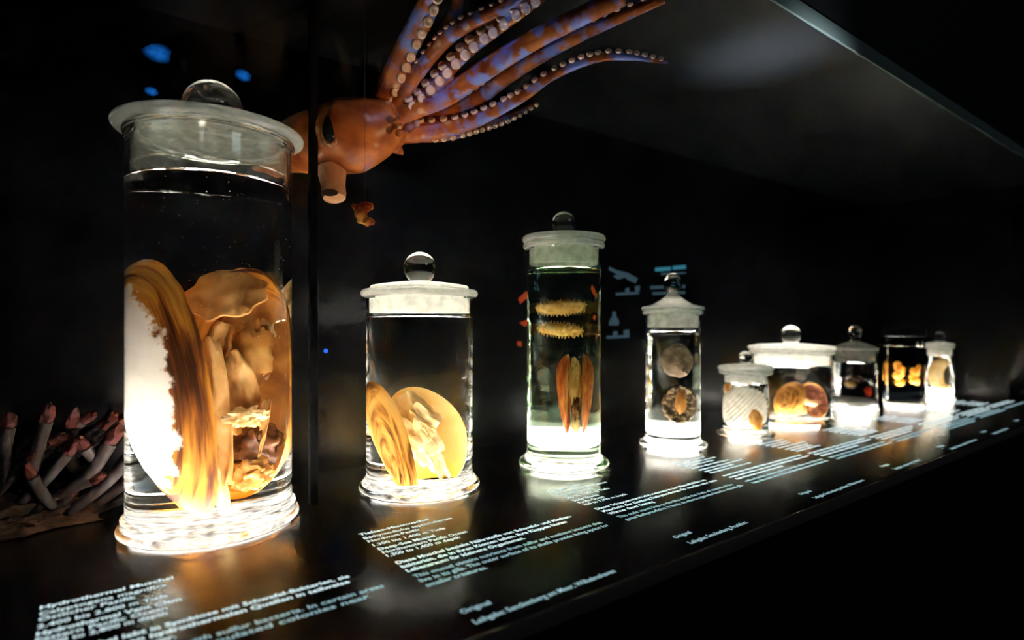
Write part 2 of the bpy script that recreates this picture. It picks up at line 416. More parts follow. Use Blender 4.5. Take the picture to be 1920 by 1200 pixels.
SQA = math.radians(28)
v8 = empty('square_vessel', (*JX[8], 0), 'square glass vessel with dark lid, holding yellow orange lumps', 'vessel', 'specimen jars on the lit shelf')
bm = bmesh.new(); square_prism(bm, 0.04, 0.004, [(0.0012, 0.0385), (0.0020, 0.0395), (0.175, 0.0395), (0.175, 0.0370), (0.150, 0.0370)], SQA)
b8 = bm_obj('body', bm, [M['glass'], frost_mat('etched_vessel_base', (0.95, 0.95, 0.90), 0.14, 0.1, 1.40, patch=0.6)], v8)
for f in b8.data.polygons:
    if f.center.z < 0.0013 or (f.center.z < 0.0019 and abs(f.normal.z) < 0.99): f.material_index = 1
bm = bmesh.new(); square_prism(bm, 0.04, 0.004, [(0.0095, 0.0366), (0.1490, 0.0366)], SQA)
bm_obj('liquid', bm, M['liquid'], v8)
bm = bmesh.new(); square_prism(bm, 0.04, 0.004, [(0.1752, 0.0415), (0.1760, 0.0422), (0.1940, 0.0422), (0.1952, 0.0412)], SQA)
bm_obj('lid', bm, pmat('dark_brown_lid', (0.012, 0.006, 0.005), 0.4), v8)
bm = bmesh.new(); square_prism(bm, 0.03, 0.003, [(-0.002, 0.037), (0.0004, 0.037)], SQA)
o = bm_obj('light_panel', bm, M['led'], shelf, smooth=False); o.location = (*JX[8], 0)

# ------------------------------------------------------------------ specimens
def frame(k):
    X, Y = JX[k]; D = math.hypot(X, Y)
    t = Vector((-X / D, -Y / D, 0)); r = Vector((-t.y, t.x, 0))   # t towards the viewer, r to the viewer's right
    return Vector((X, Y, 0)), r, t, D

def ap(k, x, y, t=0.0):
    """where inside the fluid of jar k a thing must be to appear at picture position x, y (local r, t, z)"""
    c, r, tv, D = frame(k)
    a0 = math.atan2(c.x * UY - c.y * UX, c.x * UX + c.y * UY)
    a = math.atan((x - 960) / FPX)
    rr = D * math.tan(a - a0)
    d = D / math.cos(a - a0) * math.cos(a)
    return Vector((rr / N_APP, t, CAM_Z + (605 - y) / FPX * d))

def place(bm, k):
    """local r, t, z to coordinates round the jar's axis in the world"""
    c, r, t, D = frame(k)
    for v in bm.verts:
        v.co = r * v.co.x + t * v.co.y + Vector((0, 0, v.co.z))

def spec_empty(name, k, zb, label, cat, group=None):
    return empty(name, (*JX[k], zb), label, cat, group)

def spec_part(name, bm, k, zb, mats, parent, sharp=50):
    lim = RIN[k] - 0.002
    for v in bm.verts:
        q_ = math.hypot(v.co.x, v.co.y)
        if q_ > lim * 0.9:
            nq = lim * (0.9 + 0.1 * (1 - math.exp(-(q_ / lim - 0.9) / 0.1))); v.co.x *= nq / q_; v.co.y *= nq / q_
        v.co.z = max(v.co.z, ZIN[k])
    place(bm, k)
    for v in bm.verts: v.co.z -= zb
    bmesh.ops.recalc_face_normals(bm, faces=bm.faces[:])
    return bm_obj(name, bm, mats, parent, sharp=sharp)

def valve_bm(L, W, depth, thick=0.0014, umbo=(0.0, -0.7), pw=2.2, taper=0.25, nr=22, nt=64, wob=0.0, seed=0, band=2):
    """half a bivalve: x width, y length, +z outwards; face index 0 outside, 1 inside, 2 rim; UV = growth radius, angle"""
    bm = bmesh.new(); uvl = bm.loops.layers.uv.new('uv')
    def outline(th):
        x, y = math.cos(th), math.sin(th)
        ww = W * (1 + taper * y)
        return Vector((ww * x, L * y))
    def P(r, th, off):
        o = outline(th); u = Vector((umbo[0] * W, umbo[1] * L))
        p = u * (1 - r) + o * r
        q = (1 - r ** pw)
        z = depth * q * (0.55 + 0.45 * (1 - r))
        z = depth * (1 - r ** pw) ** 0.75
        if wob: z += wob * noise.noise(Vector((p.x * 90, p.y * 60, seed * 3.0)))
        inward = 1 - off / max(W, 1e-4)
        return Vector((p.x * (1 - 0.0 * off), p.y, z - off))
    grid = []
    for off in (0.0, thick):
        g = []
        for i in range(nr + 1):
            rr = i / nr
            if i == 0: g.append([bm.verts.new(P(0, 0, off))])
            else: g.append([bm.verts.new(P(rr, 2 * PI * j / nt, off)) for j in range(nt)])
        grid.append(g)
    for s, g in enumerate(grid):
        for i in range(nr):
            for j in range(nt):
                j2 = (j + 1) % nt
                if i == 0:
                    f = bm.faces.new((g[0][0], g[1][j], g[1][j2])); uvs = [(0, j / nt), (1 / nr, j / nt), (1 / nr, (j + 1) / nt)]
                else:
                    f = bm.faces.new((g[i][j], g[i + 1][j], g[i + 1][j2], g[i][j2]))
                    uvs = [(i / nr, j / nt), ((i + 1) / nr, j / nt), ((i + 1) / nr, (j + 1) / nt), (i / nr, (j + 1) / nt)]
                f.material_index = s if not (s == 1 and i >= nr - band) else 0
                for lp, uv in zip(f.loops, uvs): lp[uvl].uv = uv
    for j in range(nt):
        j2 = (j + 1) % nt
        f = bm.faces.new((grid[0][nr][j], grid[0][nr][j2], grid[1][nr][j2], grid[1][nr][j])); f.material_index = 0
        for lp in f.loops: lp[uvl].uv = (1, j / nt)
    return bm

def orient(bm, center, wdir, ldir, ndir):
    wdir, ldir, ndir = Vector(wdir).normalized(), Vector(ldir).normalized(), Vector(ndir).normalized()
    for v in bm.verts:
        c = v.co; v.co = Vector(center) + wdir * c.x + ldir * c.y + ndir * c.z

def squeeze(bm, cr=0.0):
    """narrows the shape sideways as the fluid will widen it again for the eye"""
    for v in bm.verts: v.co.x /= N_APP; v.co.y /= N_APP

def basis(normal, roll_from_vertical):
    """length and width directions in the plane with the given normal, length tilted by a roll from the vertical"""
    n = Vector(normal).normalized(); up = Vector((0, 0, 1)); up = (up - n * up.dot(n)).normalized()
    wd = up.cross(n).normalized()
    q = Matrix.Rotation(roll_from_vertical, 3, n)
    return q @ wd, q @ up, n

def put_valve(k, parent, zb, pos, L, W, depth, normal, roll, mats, flip=False, **kw):
    """pos and sizes as they appear; normal is the outward (convex) direction in r, t, z"""
    bm = valve_bm(L, W, depth, **kw)
    if flip:
        for v in bm.verts: v.co.y *= -1
    wd, ld, n = basis(normal, roll)
    orient(bm, (0, 0, 0), wd, ld, n)
    squeeze(bm)
    for v in bm.verts: v.co += Vector(pos)
    return spec_part('valve', bm, k, zb, mats, parent)

def fold_sheet_bm(w_, h_, folds, amp, thick=0.0012, seed=0, nu=40, nv=30, curl=0.0):
    """draped membrane: x width, y height, z folds"""
    bm = bmesh.new(); layers = []
    for s in (0, 1):
        g = []
        for j in range(nv + 1):
            row = []
            for i in range(nu + 1):
                u, v = i / nu - 0.5, j / nv - 0.5
                edge = 1 - 0.35 * abs(2 * v) ** 2
                ww = w_ * edge * (1 + 0.18 * noise.noise(Vector((v * 4, seed, 0.3))))
                z = amp * math.sin(folds * 2 * PI * u + 1.5 * v + seed) * (0.5 + 0.5 * abs(v + 0.5)) + amp * 0.9 * noise.noise(Vector((u * 4, v * 4, seed * 2.2)))
                z += curl * (u * u) * 4
                row.append(bm.verts.new((ww * u + 0.1 * amp * math.sin(9 * v + seed), h_ * v * (1 + 0.10 * noise.noise(Vector((u * 5, 1.7, seed)))), z - s * thick)))
            g.append(row)
        layers.append(g)
    for g in layers:
        for j in range(nv):
            for i in range(nu): bm.faces.new((g[j][i], g[j][i + 1], g[j + 1][i + 1], g[j + 1][i]))
    a, b = layers
    for i in range(nu):
        bm.faces.new((a[0][i], a[0][i + 1], b[0][i + 1], b[0][i])); bm.faces.new((a[nv][i], a[nv][i + 1], b[nv][i + 1], b[nv][i]))
    for j in range(nv):
        bm.faces.new((a[j][0], a[j + 1][0], b[j + 1][0], b[j][0])); bm.faces.new((a[j][nu], a[j + 1][nu], b[j + 1][nu], b[j][nu]))
    return bm

def put_sheet(name, k, parent, zb, pos, w_, h_, normal, roll, mat, folds=1.5, amp=0.005, seed=0, curl=0.0, thick=0.0014):
    bm = fold_sheet_bm(w_, h_, folds, amp, thick, seed, curl=curl)
    wd, ld, n = basis(normal, roll)
    orient(bm, (0, 0, 0), wd, ld, n); squeeze(bm)
    for v in bm.verts: v.co += Vector(pos)
    return spec_part(name, bm, k, zb, mat, parent)

def put_blob(name, k, parent, zb, pos, radii, mat, amp=0.2, fs=2.0, seed=0, sub=4, rot=None):
    bm = blob_bm((0, 0, 0), radii, amp, fs, seed, sub, rot); squeeze(bm)
    for v in bm.verts: v.co += Vector(pos)
    return spec_part(name, bm, k, zb, mat, parent)

DB, MB_, AM, OC = (0.050, 0.012, 0.003), (0.22, 0.060, 0.008), (0.55, 0.20, 0.018), (0.80, 0.38, 0.06)
M['brown_shell'] = flesh_mat('brown_horny_shell', [(0.30, DB), (0.42, MB_), (0.52, AM), (0.66, OC)], (16, 5, 1), 0.30, 0.4, uv=True, bump=0.3)
# shell with chalky eroded patches
def eroded_shell():
    m = flesh_mat('brown_shell_with_chalky_patch', [(0.36, DB), (0.46, MB_), (0.55, AM), (0.72, OC)], (13, 5, 1), 0.2, 0.4, uv=True, bump=0.3)
    n, l = nodes_of(m)
    tc = n.new('ShaderNodeTexCoord'); sep = n.new('ShaderNodeSeparateXYZ'); nz = n.new('ShaderNodeTexNoise')
    nz.inputs['Scale'].default_value = 55; nz.inputs['Detail'].default_value = 8; nz.inputs['Roughness'].default_value = 0.65
    l.new(tc.outputs['UV'], sep.inputs[0]); l.new(tc.outputs['Object'], nz.inputs['Vector'])
    a = n.new('ShaderNodeMath'); a.operation = 'MULTIPLY_ADD'; a.inputs[1].default_value = 0.55; l.new(nz.outputs['Fac'], a.inputs[0]); l.new(sep.outputs[0], a.inputs[2])
    mr = n.new('ShaderNodeMapRange'); mr.inputs[1].default_value = 0.98; mr.inputs[2].default_value = 1.03; mr.inputs[3].default_value = 0; mr.inputs[4].default_value = 1
    l.new(a.outputs[0], mr.inputs[0])
    cr = [x for x in n if x.type == 'VALTORGB'][0]
    mx = n.new('ShaderNodeMix'); mx.data_type = 'RGBA'; mx.inputs[6].default_value = (0.88, 0.84, 0.76, 1)
    l.new(mr.outputs[0], mx.inputs[0]); l.new(cr.outputs[0], mx.inputs[7])
    b = n['Principled BSDF']; l.new(mx.outputs[2], b.inputs['Base Color'])
    for t in n:
        if t.type == 'BSDF_TRANSLUCENT': l.new(mx.outputs[2], t.inputs[0])
    return m
M['eroded'] = eroded_shell()
M['inner_brown'] = flesh_mat('tan_inner_shell', [(0.3, (0.24, 0.07, 0.012)), (0.55, (0.52, 0.22, 0.04)), (0.75, (0.74, 0.42, 0.12))], (30, 30, 18), 0.3, 0.4)
M['tissue'] = flesh_mat('tan_soft_tissue', [(0.28, (0.40, 0.16, 0.03)), (0.5, (0.74, 0.42, 0.13)), (0.75, (0.88, 0.60, 0.26))], (70, 70, 40), 0.35, 0.55, bump=0.9, bdist=0.002, detail=8)
M['tissue_dark'] = flesh_mat('dark_brown_tissue', [(0.3, (0.04, 0.012, 0.004)), (0.55, (0.16, 0.05, 0.012)), (0.75, (0.36, 0.14, 0.04))], (60, 60, 60), 0.2, 0.35, bump=0.8)
M['cream'] = flesh_mat('cream_tissue', [(0.25, (0.72, 0.44, 0.14)), (0.5, (0.90, 0.70, 0.34)), (0.75, (0.95, 0.86, 0.58))], (50, 50, 50), 0.35, 0.5, bump=0.7)
M['pearl_yellow'] = flesh_mat('pale_yellow_inner_shell', [(0.3, (0.78, 0.50, 0.14)), (0.55, (0.88, 0.66, 0.26)), (0.8, (0.92, 0.80, 0.46))], (24, 24, 24), 0.35, 0.3, bump=0.2)
M['amber_shell'] = flesh_mat('amber_outer_shell', [(0.30, (0.10, 0.03, 0.008)), (0.42, (0.45, 0.19, 0.03)), (0.55, (0.72, 0.40, 0.08)), (0.7, (0.82, 0.52, 0.16))], (7, 6, 1), 0.3, 0.4, uv=True, bump=0.3)
M['red_shell'] = flesh_mat('red_brown_shell', [(0.3, (0.22, 0.03, 0.008)), (0.5, (0.50, 0.10, 0.02)), (0.7, (0.75, 0.24, 0.05))], (6, 10, 1), 0.25, 0.3, uv=True, bump=0.2)
M['worm'] = flesh_mat('golden_scale_worm', [(0.3, (0.55, 0.22, 0.04)), (0.5, (0.90, 0.48, 0.14)), (0.72, (0.96, 0.72, 0.36))], (120, 120, 120), 0.3, 0.5, bump=0.6)
M['limpet'] = flesh_mat('grey_brown_limpet', [(0.3, (0.12, 0.075, 0.04)), (0.5, (0.26, 0.17, 0.10)), (0.72, (0.46, 0.36, 0.24))], (90, 90, 90), 0.2, 0.5, bump=0.5)
M['limpet_dark'] = flesh_mat('dark_mottled_limpet', [(0.34, (0.012, 0.006, 0.004)), (0.5, (0.07, 0.035, 0.015)), (0.64, (0.40, 0.28, 0.14))], (150, 150, 150), 0.15, 0.4, bump=0.5)
M['white_shell'] = flesh_mat('white_ribbed_shell', [(0.3, (0.60, 0.52, 0.40)), (0.5, (0.84, 0.80, 0.70)), (0.7, (0.92, 0.90, 0.84))], (60, 60, 60), 0.25, 0.5, bump=0.3)
M['orange_foot'] = flesh_mat('orange_foot', [(0.3, (0.62, 0.30, 0.06)), (0.6, (0.88, 0.56, 0.18))], (80, 80, 80), 0.35, 0.5)
M['dark_snail'] = flesh_mat('dark_red_brown_shell', [(0.3, (0.02, 0.008, 0.006)), (0.52, (0.14, 0.045, 0.025)), (0.7, (0.50, 0.28, 0.18))], (70, 70, 70), 0.15, 0.3, bump=0.4)
M['red_bit'] = flesh_mat('bright_red_tissue', [(0.3, (0.25, 0.01, 0.005)), (0.6, (0.75, 0.07, 0.015))], (90, 90, 90), 0.4, 0.4)
M['sediment'] = pmat('white_sediment', (0.62, 0.61, 0.58), 0.7, 0.2, bump=0.6, bscale=260)
M['yellow_lump'] = flesh_mat('golden_lumpy_tissue', [(0.3, (0.55, 0.22, 0.02)), (0.5, (0.88, 0.50, 0.08)), (0.7, (0.95, 0.72, 0.22))], (110, 110, 110), 0.45, 0.5, bump=0.6)

# --- jar 1: giant clam, opened
zb = 0.013
c1 = spec_empty('giant_clam', 1, zb, 'huge brown clam with chalky white patch standing open in the tallest jar', 'clam')
put_valve(1, c1, zb, ap(1, 330, 728, 0.004), 0.134, 0.058, 0.052, (-0.85, 0.52, -0.08), math.radians(-15), [M['eroded'], M['inner_brown']], umbo=(0.5, 0.15), taper=0.10, wob=0.0016)
put_valve(1, c1, zb, ap(1, 452, 720, -0.016), 0.124, 0.068, 0.036, (0.42, -0.90, 0.0), math.radians(-4), [M['brown_shell'], M['inner_brown']], umbo=(0.6, -0.3), taper=-0.05, wob=0.0012, thick=0.0045, band=4)
put_sheet('mantle', 1, c1, zb, ap(1, 425, 553, -0.012), 0.072, 0.056, (-0.35, 0.80, 0.50), math.radians(-14), M['tissue'], 0.7, 0.006, 1, thick=0.003)
put_sheet('mantle', 1, c1, zb, ap(1, 398, 770, 0.008), 0.036, 0.150, (-0.45, 0.88, 0.05), math.radians(-6), M['tissue'], 0.9, 0.007, 2, thick=0.0025)
put_sheet('gill', 1, c1, zb, ap(1, 442, 735, 0.000), 0.046, 0.084, (0.25, 0.93, 0.1), math.radians(-16), M['tissue'], 1.3, 0.008, 4, thick=0.0025)
put_blob('visceral_mass', 1, c1, zb, ap(1, 470, 665, -0.016), (0.018, 0.010, 0.034), M['inner_brown'], 0.4, 1.8, 13)
put_sheet('gill', 1, c1, zb, ap(1, 408, 650, -0.006), 0.026, 0.050, (-0.2, 0.95, 0.1), math.radians(12), M['tissue'], 1.1, 0.006, 31)
put_blob('gut', 1, c1, zb, ap(1, 475, 835, -0.004), (0.024, 0.014, 0.024), M['tissue_dark'], 0.45, 2.2, 3)
put_blob('foot', 1, c1, zb, ap(1, 462, 778, 0.010), (0.019, 0.009, 0.009), M['cream'], 0.6, 2.8, 5)
put_sheet('gill', 1, c1, zb, ap(1, 492, 800, 0.004), 0.012, 0.060, (-0.3, 0.95, 0.1), math.radians(10), M['tissue'], 0.8, 0.004, 17)
put_blob('gut', 1, c1, zb, ap(1, 468, 885, 0.002), (0.022, 0.010, 0.016), M['inner_brown'], 0.5, 2.2, 23)
put_sheet('mantle_edge', 1, c1, zb, ap(1, 412, 905, 0.014), 0.016, 0.055, (0.1, 0.99, 0.0), math.radians(-12), M['cream'], 1.5, 0.003, 8)
put_sheet('mantle_edge', 1, c1, zb, ap(1, 512, 575, -0.028), 0.022, 0.085, (0.25, 0.95, 0.0), math.radians(24), M['cream'], 0.8, 0.004, 9)

rnd = random.Random(77); bm = bmesh.new()
for i in range(110):
    q_ = rnd.uniform(0.0, 0.068); a_ = rnd.uniform(0, 2 * PI)
    m4 = Matrix.Translation((q_ * math.cos(a_), q_ * math.sin(a_), rnd.uniform(0.18, 0.345)))
    bmesh.ops.create_icosphere(bm, subdivisions=1, radius=rnd.choice((0.00022, 0.0003, 0.0003, 0.00045)), matrix=m4)
o = bm_obj('suspended_specks', bm, M['white_block'], bpy.data.objects['specimen_jar']); o['kind'] = 'stuff'

# --- jar 2: mussel
zb = 0.013
c2 = spec_empty('deep_sea_mussel', 2, zb, 'pale yellow mussel lying open in the medium jar with frosted lid', 'mussel')
put_valve(2, c2, zb, ap(2, 732, 818, 0.014), 0.078, 0.027, 0.018, (-0.66, 0.75, -0.05), math.radians(-30), [M['amber_shell'], M['pearl_yellow']], umbo=(0.3, -0.7), taper=0.30)
put_valve(2, c2, zb, ap(2, 803, 815, -0.006), 0.067, 0.045, 0.018, (0.10, -0.97, -0.2), math.radians(30), [M['pearl_yellow'], M['pearl_yellow']], umbo=(0.0, -0.5), taper=-0.08, thick=0.003)
put_sheet('mantle', 2, c2, zb, ap(2, 775, 785, 0.000), 0.044, 0.070, (-0.1, 0.97, 0.2), math.radians(-26), M['cream'], 1.6, 0.007, 3, thick=0.002)
put_blob('soft_body', 2, c2, zb, ap(2, 792, 822, 0.002), (0.018, 0.008, 0.036), M['cream'], 0.5, 2.2, 6, rot=Matrix.Rotation(math.radians(-26), 3, 'Y'))
put_sheet('gill', 2, c2, zb, ap(2, 815, 855, 0.004), 0.018, 0.064, (0.2, 0.95, 0.2), math.radians(-28), M['cream'], 1.2, 0.005, 5)
put_sheet('gill', 2, c2, zb, ap(2, 800, 775, 0.004), 0.026, 0.040, (0.1, 0.9, 0.4), math.radians(-50), M['cream'], 1.4, 0.006, 15)

# --- jar 3: two scale worms and red mussel on a glass plate over a white block
def plinth(k, r, z0, z1, label):
    bm = bmesh.new(); lathe(bm, [(0, z0), (r - 0.001, z0), (r, z0 + 0.001), (r, z1 - 0.001), (r - 0.001, z1), (0, z1)], 64)
    for v in bm.verts: v.co.z -= z0
    o = bm_obj('white_plinth', bm, M['white_block']); o.location = (*JX[k], z0)
    return tag(o, label, 'plinth')
plinth(3, 0.0405, 0.0305, 0.0500, 'white block at the bottom of the slim tall greenish jar')
plinth(4, 0.0342, 0.0215, 0.0370, 'white block at the bottom of the cone lidded jar')
plinth(9, 0.0243, 0.0150, 0.0290, 'white block at the bottom of the narrow short jar')

def mount_plate(k, r0, r1, t0, t1, z0, z1, ang, label):
    bm = bmesh.new(); box(bm, (r0, t0, 0), (r1, t1, z1 - z0))
    bmesh.ops.bevel(bm, geom=bm.edges[:], offset=0.0003, segments=1, affect='EDGES')
    rm = Matrix.Rotation(ang, 3, 'Z')
    for v in bm.verts: v.co = rm @ v.co
    place(bm, k); bmesh.ops.recalc_face_normals(bm, faces=bm.faces[:])
    o = bm_obj('mounting_plate', bm, M['plate']); o.location = (*JX[k], z0)
    return tag(o, label, 'plate')
mount_plate(3, -0.034, 0.034, -0.024, -0.0215, 0.0501, 0.284, math.radians(9), 'upright clear plate in the greenish jar behind the scale worms')
mount_plate(4, -0.030, 0.030, -0.010, -0.0075, 0.0371, 0.190, math.radians(-10), 'upright clear plate in the cone lidded jar behind the brown shells')

def scale_worm(x, y, half_w, half_h, label, seed, tilt):
    zc = ap(3, x, y).z; p = ap(3, x, y, 0.002)
    root = spec_empty('scale_worm', 3, zc, label, 'worm', 'scale worms in the greenish jar')
    rm = Matrix.Rotation(math.radians(tilt), 3, 'Y')
    bm = blob_bm((0, 0, 0), (half_w, 0.007, half_h), 0.10, 3.0, seed, 4, rm); squeeze(bm)
    for v in bm.verts: v.co += p
    spec_part('body', bm, 3, zc, M['worm'], root)
    rnd = random.Random(seed)
    for s in (-1, 1):                       # bristled feet along both edges
        for i in range(15):
            u = -0.92 + 1.84 * i / 14
            e = math.sqrt(max(0, 1 - u * u))
            a = Vector((half_w * u, 0.001, s * half_h * e * 0.85)); b_ = a + Vector((0.0012 * rnd.uniform(-1, 2), 0.002, s * rnd.uniform(0.0035, 0.0055)))
            bm = bmesh.new(); tube(bm, [rm @ a, rm @ ((a + b_) / 2), rm @ b_], [0.0016, 0.0013, 0.0004], 6); squeeze(bm)
            for v in bm.verts: v.co += p
            spec_part('bristle_foot', bm, 3, zc, M['worm'], root)
    for i in range(9):                      # overlapping scales on the back
        u = -0.8 + 1.6 * i / 8
        bm = blob_bm((0, 0, 0), (0.0062, 0.0016, half_h * 0.62 * math.sqrt(1 - u * u * 0.8)), 0.08, 3, seed + i, 2, rm); squeeze(bm)
        q = rm @ Vector((half_w * u, 0, half_h * 0.22)); q.x /= N_APP
        for v in bm.verts: v.co += p + q + Vector((0, 0.0052, 0))
        spec_part('scale', bm, 3, zc, M['worm'], root)
    return root
scale_worm(1051, 578, 0.0375, 0.0098, 'upper of the two golden scale worms in the greenish jar', 11, -3)
scale_worm(1050, 619, 0.0340, 0.0090, 'lower of the two golden scale worms in the greenish jar', 12, 4)

zb = 0.0505
c3 = spec_empty('red_mussel', 3, zb, 'gaping red brown mussel standing on the white block in the greenish jar', 'mussel')
for s, xx in ((-1, 1063), (1, 1096)):
    put_valve(3, c3, zb, ap(3, xx, 737, 0.008), 0.0575, 0.028, 0.0160, (s * 0.98, -0.10, 0), math.radians(s * 2), [M['red_shell'], M['cream']], umbo=(0.0, 0.55), taper=-0.02, pw=1.8, thick=0.002)
put_blob('soft_body', 3, c3, zb, ap(3, 1080, 712, 0.012), (0.0095, 0.010, 0.032), M['tissue'], 0.35, 2.2, 4)
put_blob('gut', 3, c3, zb, ap(3, 1082, 762, 0.013), (0.007, 0.008, 0.020), M['tissue_dark'], 0.4, 2.5, 8)
put_blob('foot', 3, c3, zb, ap(3, 1081, 792, 0.012), (0.0065, 0.008, 0.012), M['cream'], 0.2, 2.5, 9)

# --- jar 4: two round shells
zc = ap(4, 1269, 676).z
o4 = spec_empty('limpet', 4, zc, 'grey brown rounded shell, upper one in the cone lidded jar', 'shell', 'round shells in the cone lidded jar')
bm = blob_bm((0, 0, 0), (0.0275, 0.014, 0.0285), 0.10, 1.2, 21, 4)
for v in bm.verts:
    m_ = max(abs(v.co.x) / 0.0275, abs(v.co.z) / 0.0285)
    L_ = math.hypot(v.co.x / 0.0275, v.co.z / 0.0285)
    if m_ > 1e-5: k_ = 1 + 0.28 * (L_ / m_ - 1); v.co.x *= 1 / k_ ** 0 * (0.9 + 0.1 * k_); v.co.z *= (0.9 + 0.1 * k_)
squeeze(bm)
for v in bm.verts: v.co += ap(4, 1269, 676, 0.004)
spec_part('shell', bm, 4, zc, M['limpet'], o4)
put_blob('operculum', 4, o4, zc, ap(4, 1287, 693, 0.012), (0.006, 0.004, 0.006), M['limpet_dark'], 0.25, 2, 5, 3)
zc = ap(4, 1275, 757).z
o5 = spec_empty('limpet', 4, zc, 'dark mottled shell seen from below, lower one in the cone lidded jar', 'shell', 'round shells in the cone lidded jar')
bm = bmesh.new()
lathe(bm, [(0, -0.006), (0.026, -0.006), (0.0300, -0.001), (0.0305, 0.004), (0.0285, 0.0070), (0.025, 0.0062), (0.018, 0.0035), (0.0, 0.003)], 64)
for v in bm.verts:
    rr = math.hypot(v.co.x, v.co.y); th = math.atan2(v.co.y, v.co.x)
    kk = 1 + 0.03 * math.sin(17 * th) * (rr / 0.03)
    v.co = Vector((v.co.x * kk, v.co.z, v.co.y * kk * 1.06))
squeeze(bm)
for v in bm.verts: v.co += ap(4, 1275, 757, 0.004)
spec_part('shell', bm, 4, zc, M['limpet_dark'], o5)
put_blob('foot', 4, o5, zc, ap(4, 1277, 752, 0.008), (0.009, 0.004, 0.020), M['inner_brown'], 0.25, 2.2, 6)

# --- jar 5: white ribbed shell
zb = 0.011
c5 = spec_empty('ribbed_snail', 5, zb, 'white ribbed shell filling the smallest squat jar', 'shell')
bm = bmesh.new(); NS, NT = 46, 80
rings = []
ax0, ax1 = Vector((-0.030, 0.0, 0.078)), Vector((0.026, 0.0, 0.020))
axd = (ax1 - ax0).normalized(); sd = Vector((axd.z, 0, -axd.x)) * -1; td = Vector((0, 1, 0))
for i in range(NS + 1):
    u = i / NS
    R = 0.044 * (math.sin(PI * (0.10 + 0.80 * u)) ** 0.8) * (1.05 - 0.12 * u)
    R *= 1 + 0.045 * math.sin(u * 2 * PI * 12)
    cen = ax0.lerp(ax1, u)
    rings.append([bm.verts.new(cen + (sd * math.cos(2 * PI * j / NT) * R + td * math.sin(2 * PI * j / NT) * R * 0.6)) for j in range(NT)])
for a, b_ in zip(rings, rings[1:]):
    for j in range(NT): bm.faces.new((a[j], a[(j + 1) % NT], b_[(j + 1) % NT], b_[j]))
bm.faces.new(rings[0]); bm.faces.new(rings[-1][::-1])
squeeze(bm)
for v in bm.verts: v.co.z = max(v.co.z, 0.0148)
spec_part('shell', bm, 5, zb, M['white_shell'], c5, sharp=80)
put_blob('foot', 5, c5, zb, ap(5, 1420, 785, 0.016), (0.013, 0.008, 0.020), M['orange_foot'], 0.2, 2.0, 4, rot=Matrix.Rotation(math.radians(-18), 3, 'Y'))

# --- jar 6: amber clam
zb = 0.010
c6 = spec_empty('amber_clam', 6, zb, 'opened amber clam lying in the widest low jar', 'clam')
put_valve(6, c6, zb, ap(6, 1481, 749, 0.014), 0.042, 0.033, 0.022, (-0.45, 0.86, 0.22), math.radians(25), [M['amber_shell'], M['inner_brown']], umbo=(0.2, -0.2), taper=0.0, pw=2.6)
put_valve(6, c6, zb, ap(6, 1526, 750, -0.002), 0.041, 0.030, 0.016, (0.30, -0.95, -0.1), math.radians(40), [M['amber_shell'], M['dark_snail']], umbo=(0.0, -0.3), taper=0.0, thick=0.0025)
put_blob('adductor', 6, c6, zb, ap(6, 1512, 752, 0.010), (0.024, 0.006, 0.006), M['cream'], 0.2, 2, 3, rot=Matrix.Rotation(math.radians(14), 3, 'Y'))
put_blob('soft_body', 6, c6, zb, ap(6, 1498, 765, 0.012), (0.016, 0.008, 0.012), M['tissue'], 0.3, 2, 6)

# --- jar 7: dark coiled shell on sediment
bm = blob_bm((0, 0, 0), (0.0395, 0.0395, 0.010), 0.22, 3.0, 5, 4)
for v in bm.verts: v.co.z = max(0, v.co.z + 0.008); rr = math.hypot(v.co.x, v.co.y); s_ = min(1, 0.0398 / max(rr, 1e-6)); v.co.x *= s_; v.co.y *= s_
o = bm_obj('sediment_mound', bm, M['sediment']); o.location = (*JX[7], 0.0135)
tag(o, 'white mound of sediment on the floor of the clear domed jar', 'sediment')
zb = 0.030
c7 = spec_empty('coiled_snail', 7, zb, 'dark coiled shell resting on white sediment in the domed jar', 'shell')
bm = bmesh.new(); pts, rad = [], []
for i in range(70):
    a = i / 69 * 2.4 * 2 * PI; gr = math.exp(-0.13 * a)
    pts.append(Vector((0.0165 * gr * math.cos(a), 0.010 - 0.0055 * gr, 0.0165 * gr * math.sin(a) * 0.8))); rad.append(0.0105 * gr)
tube(bm, pts, rad, 14, up=Vector((0, 1, 0.01))); squeeze(bm)
for v in bm.verts: v.co += ap(7, 1597, 718, 0.004)
spec_part('shell', bm, 7, zb, M['dark_snail'], c7)
put_blob('foot', 7, c7, zb, ap(7, 1594, 720, 0.015), (0.013, 0.006, 0.006), M['tissue'], 0.3, 2, 4)
put_blob('red_gland', 7, c7, zb, ap(7, 1629, 735, 0.004), (0.008, 0.006, 0.012), M['red_bit'], 0.4, 2, 6)

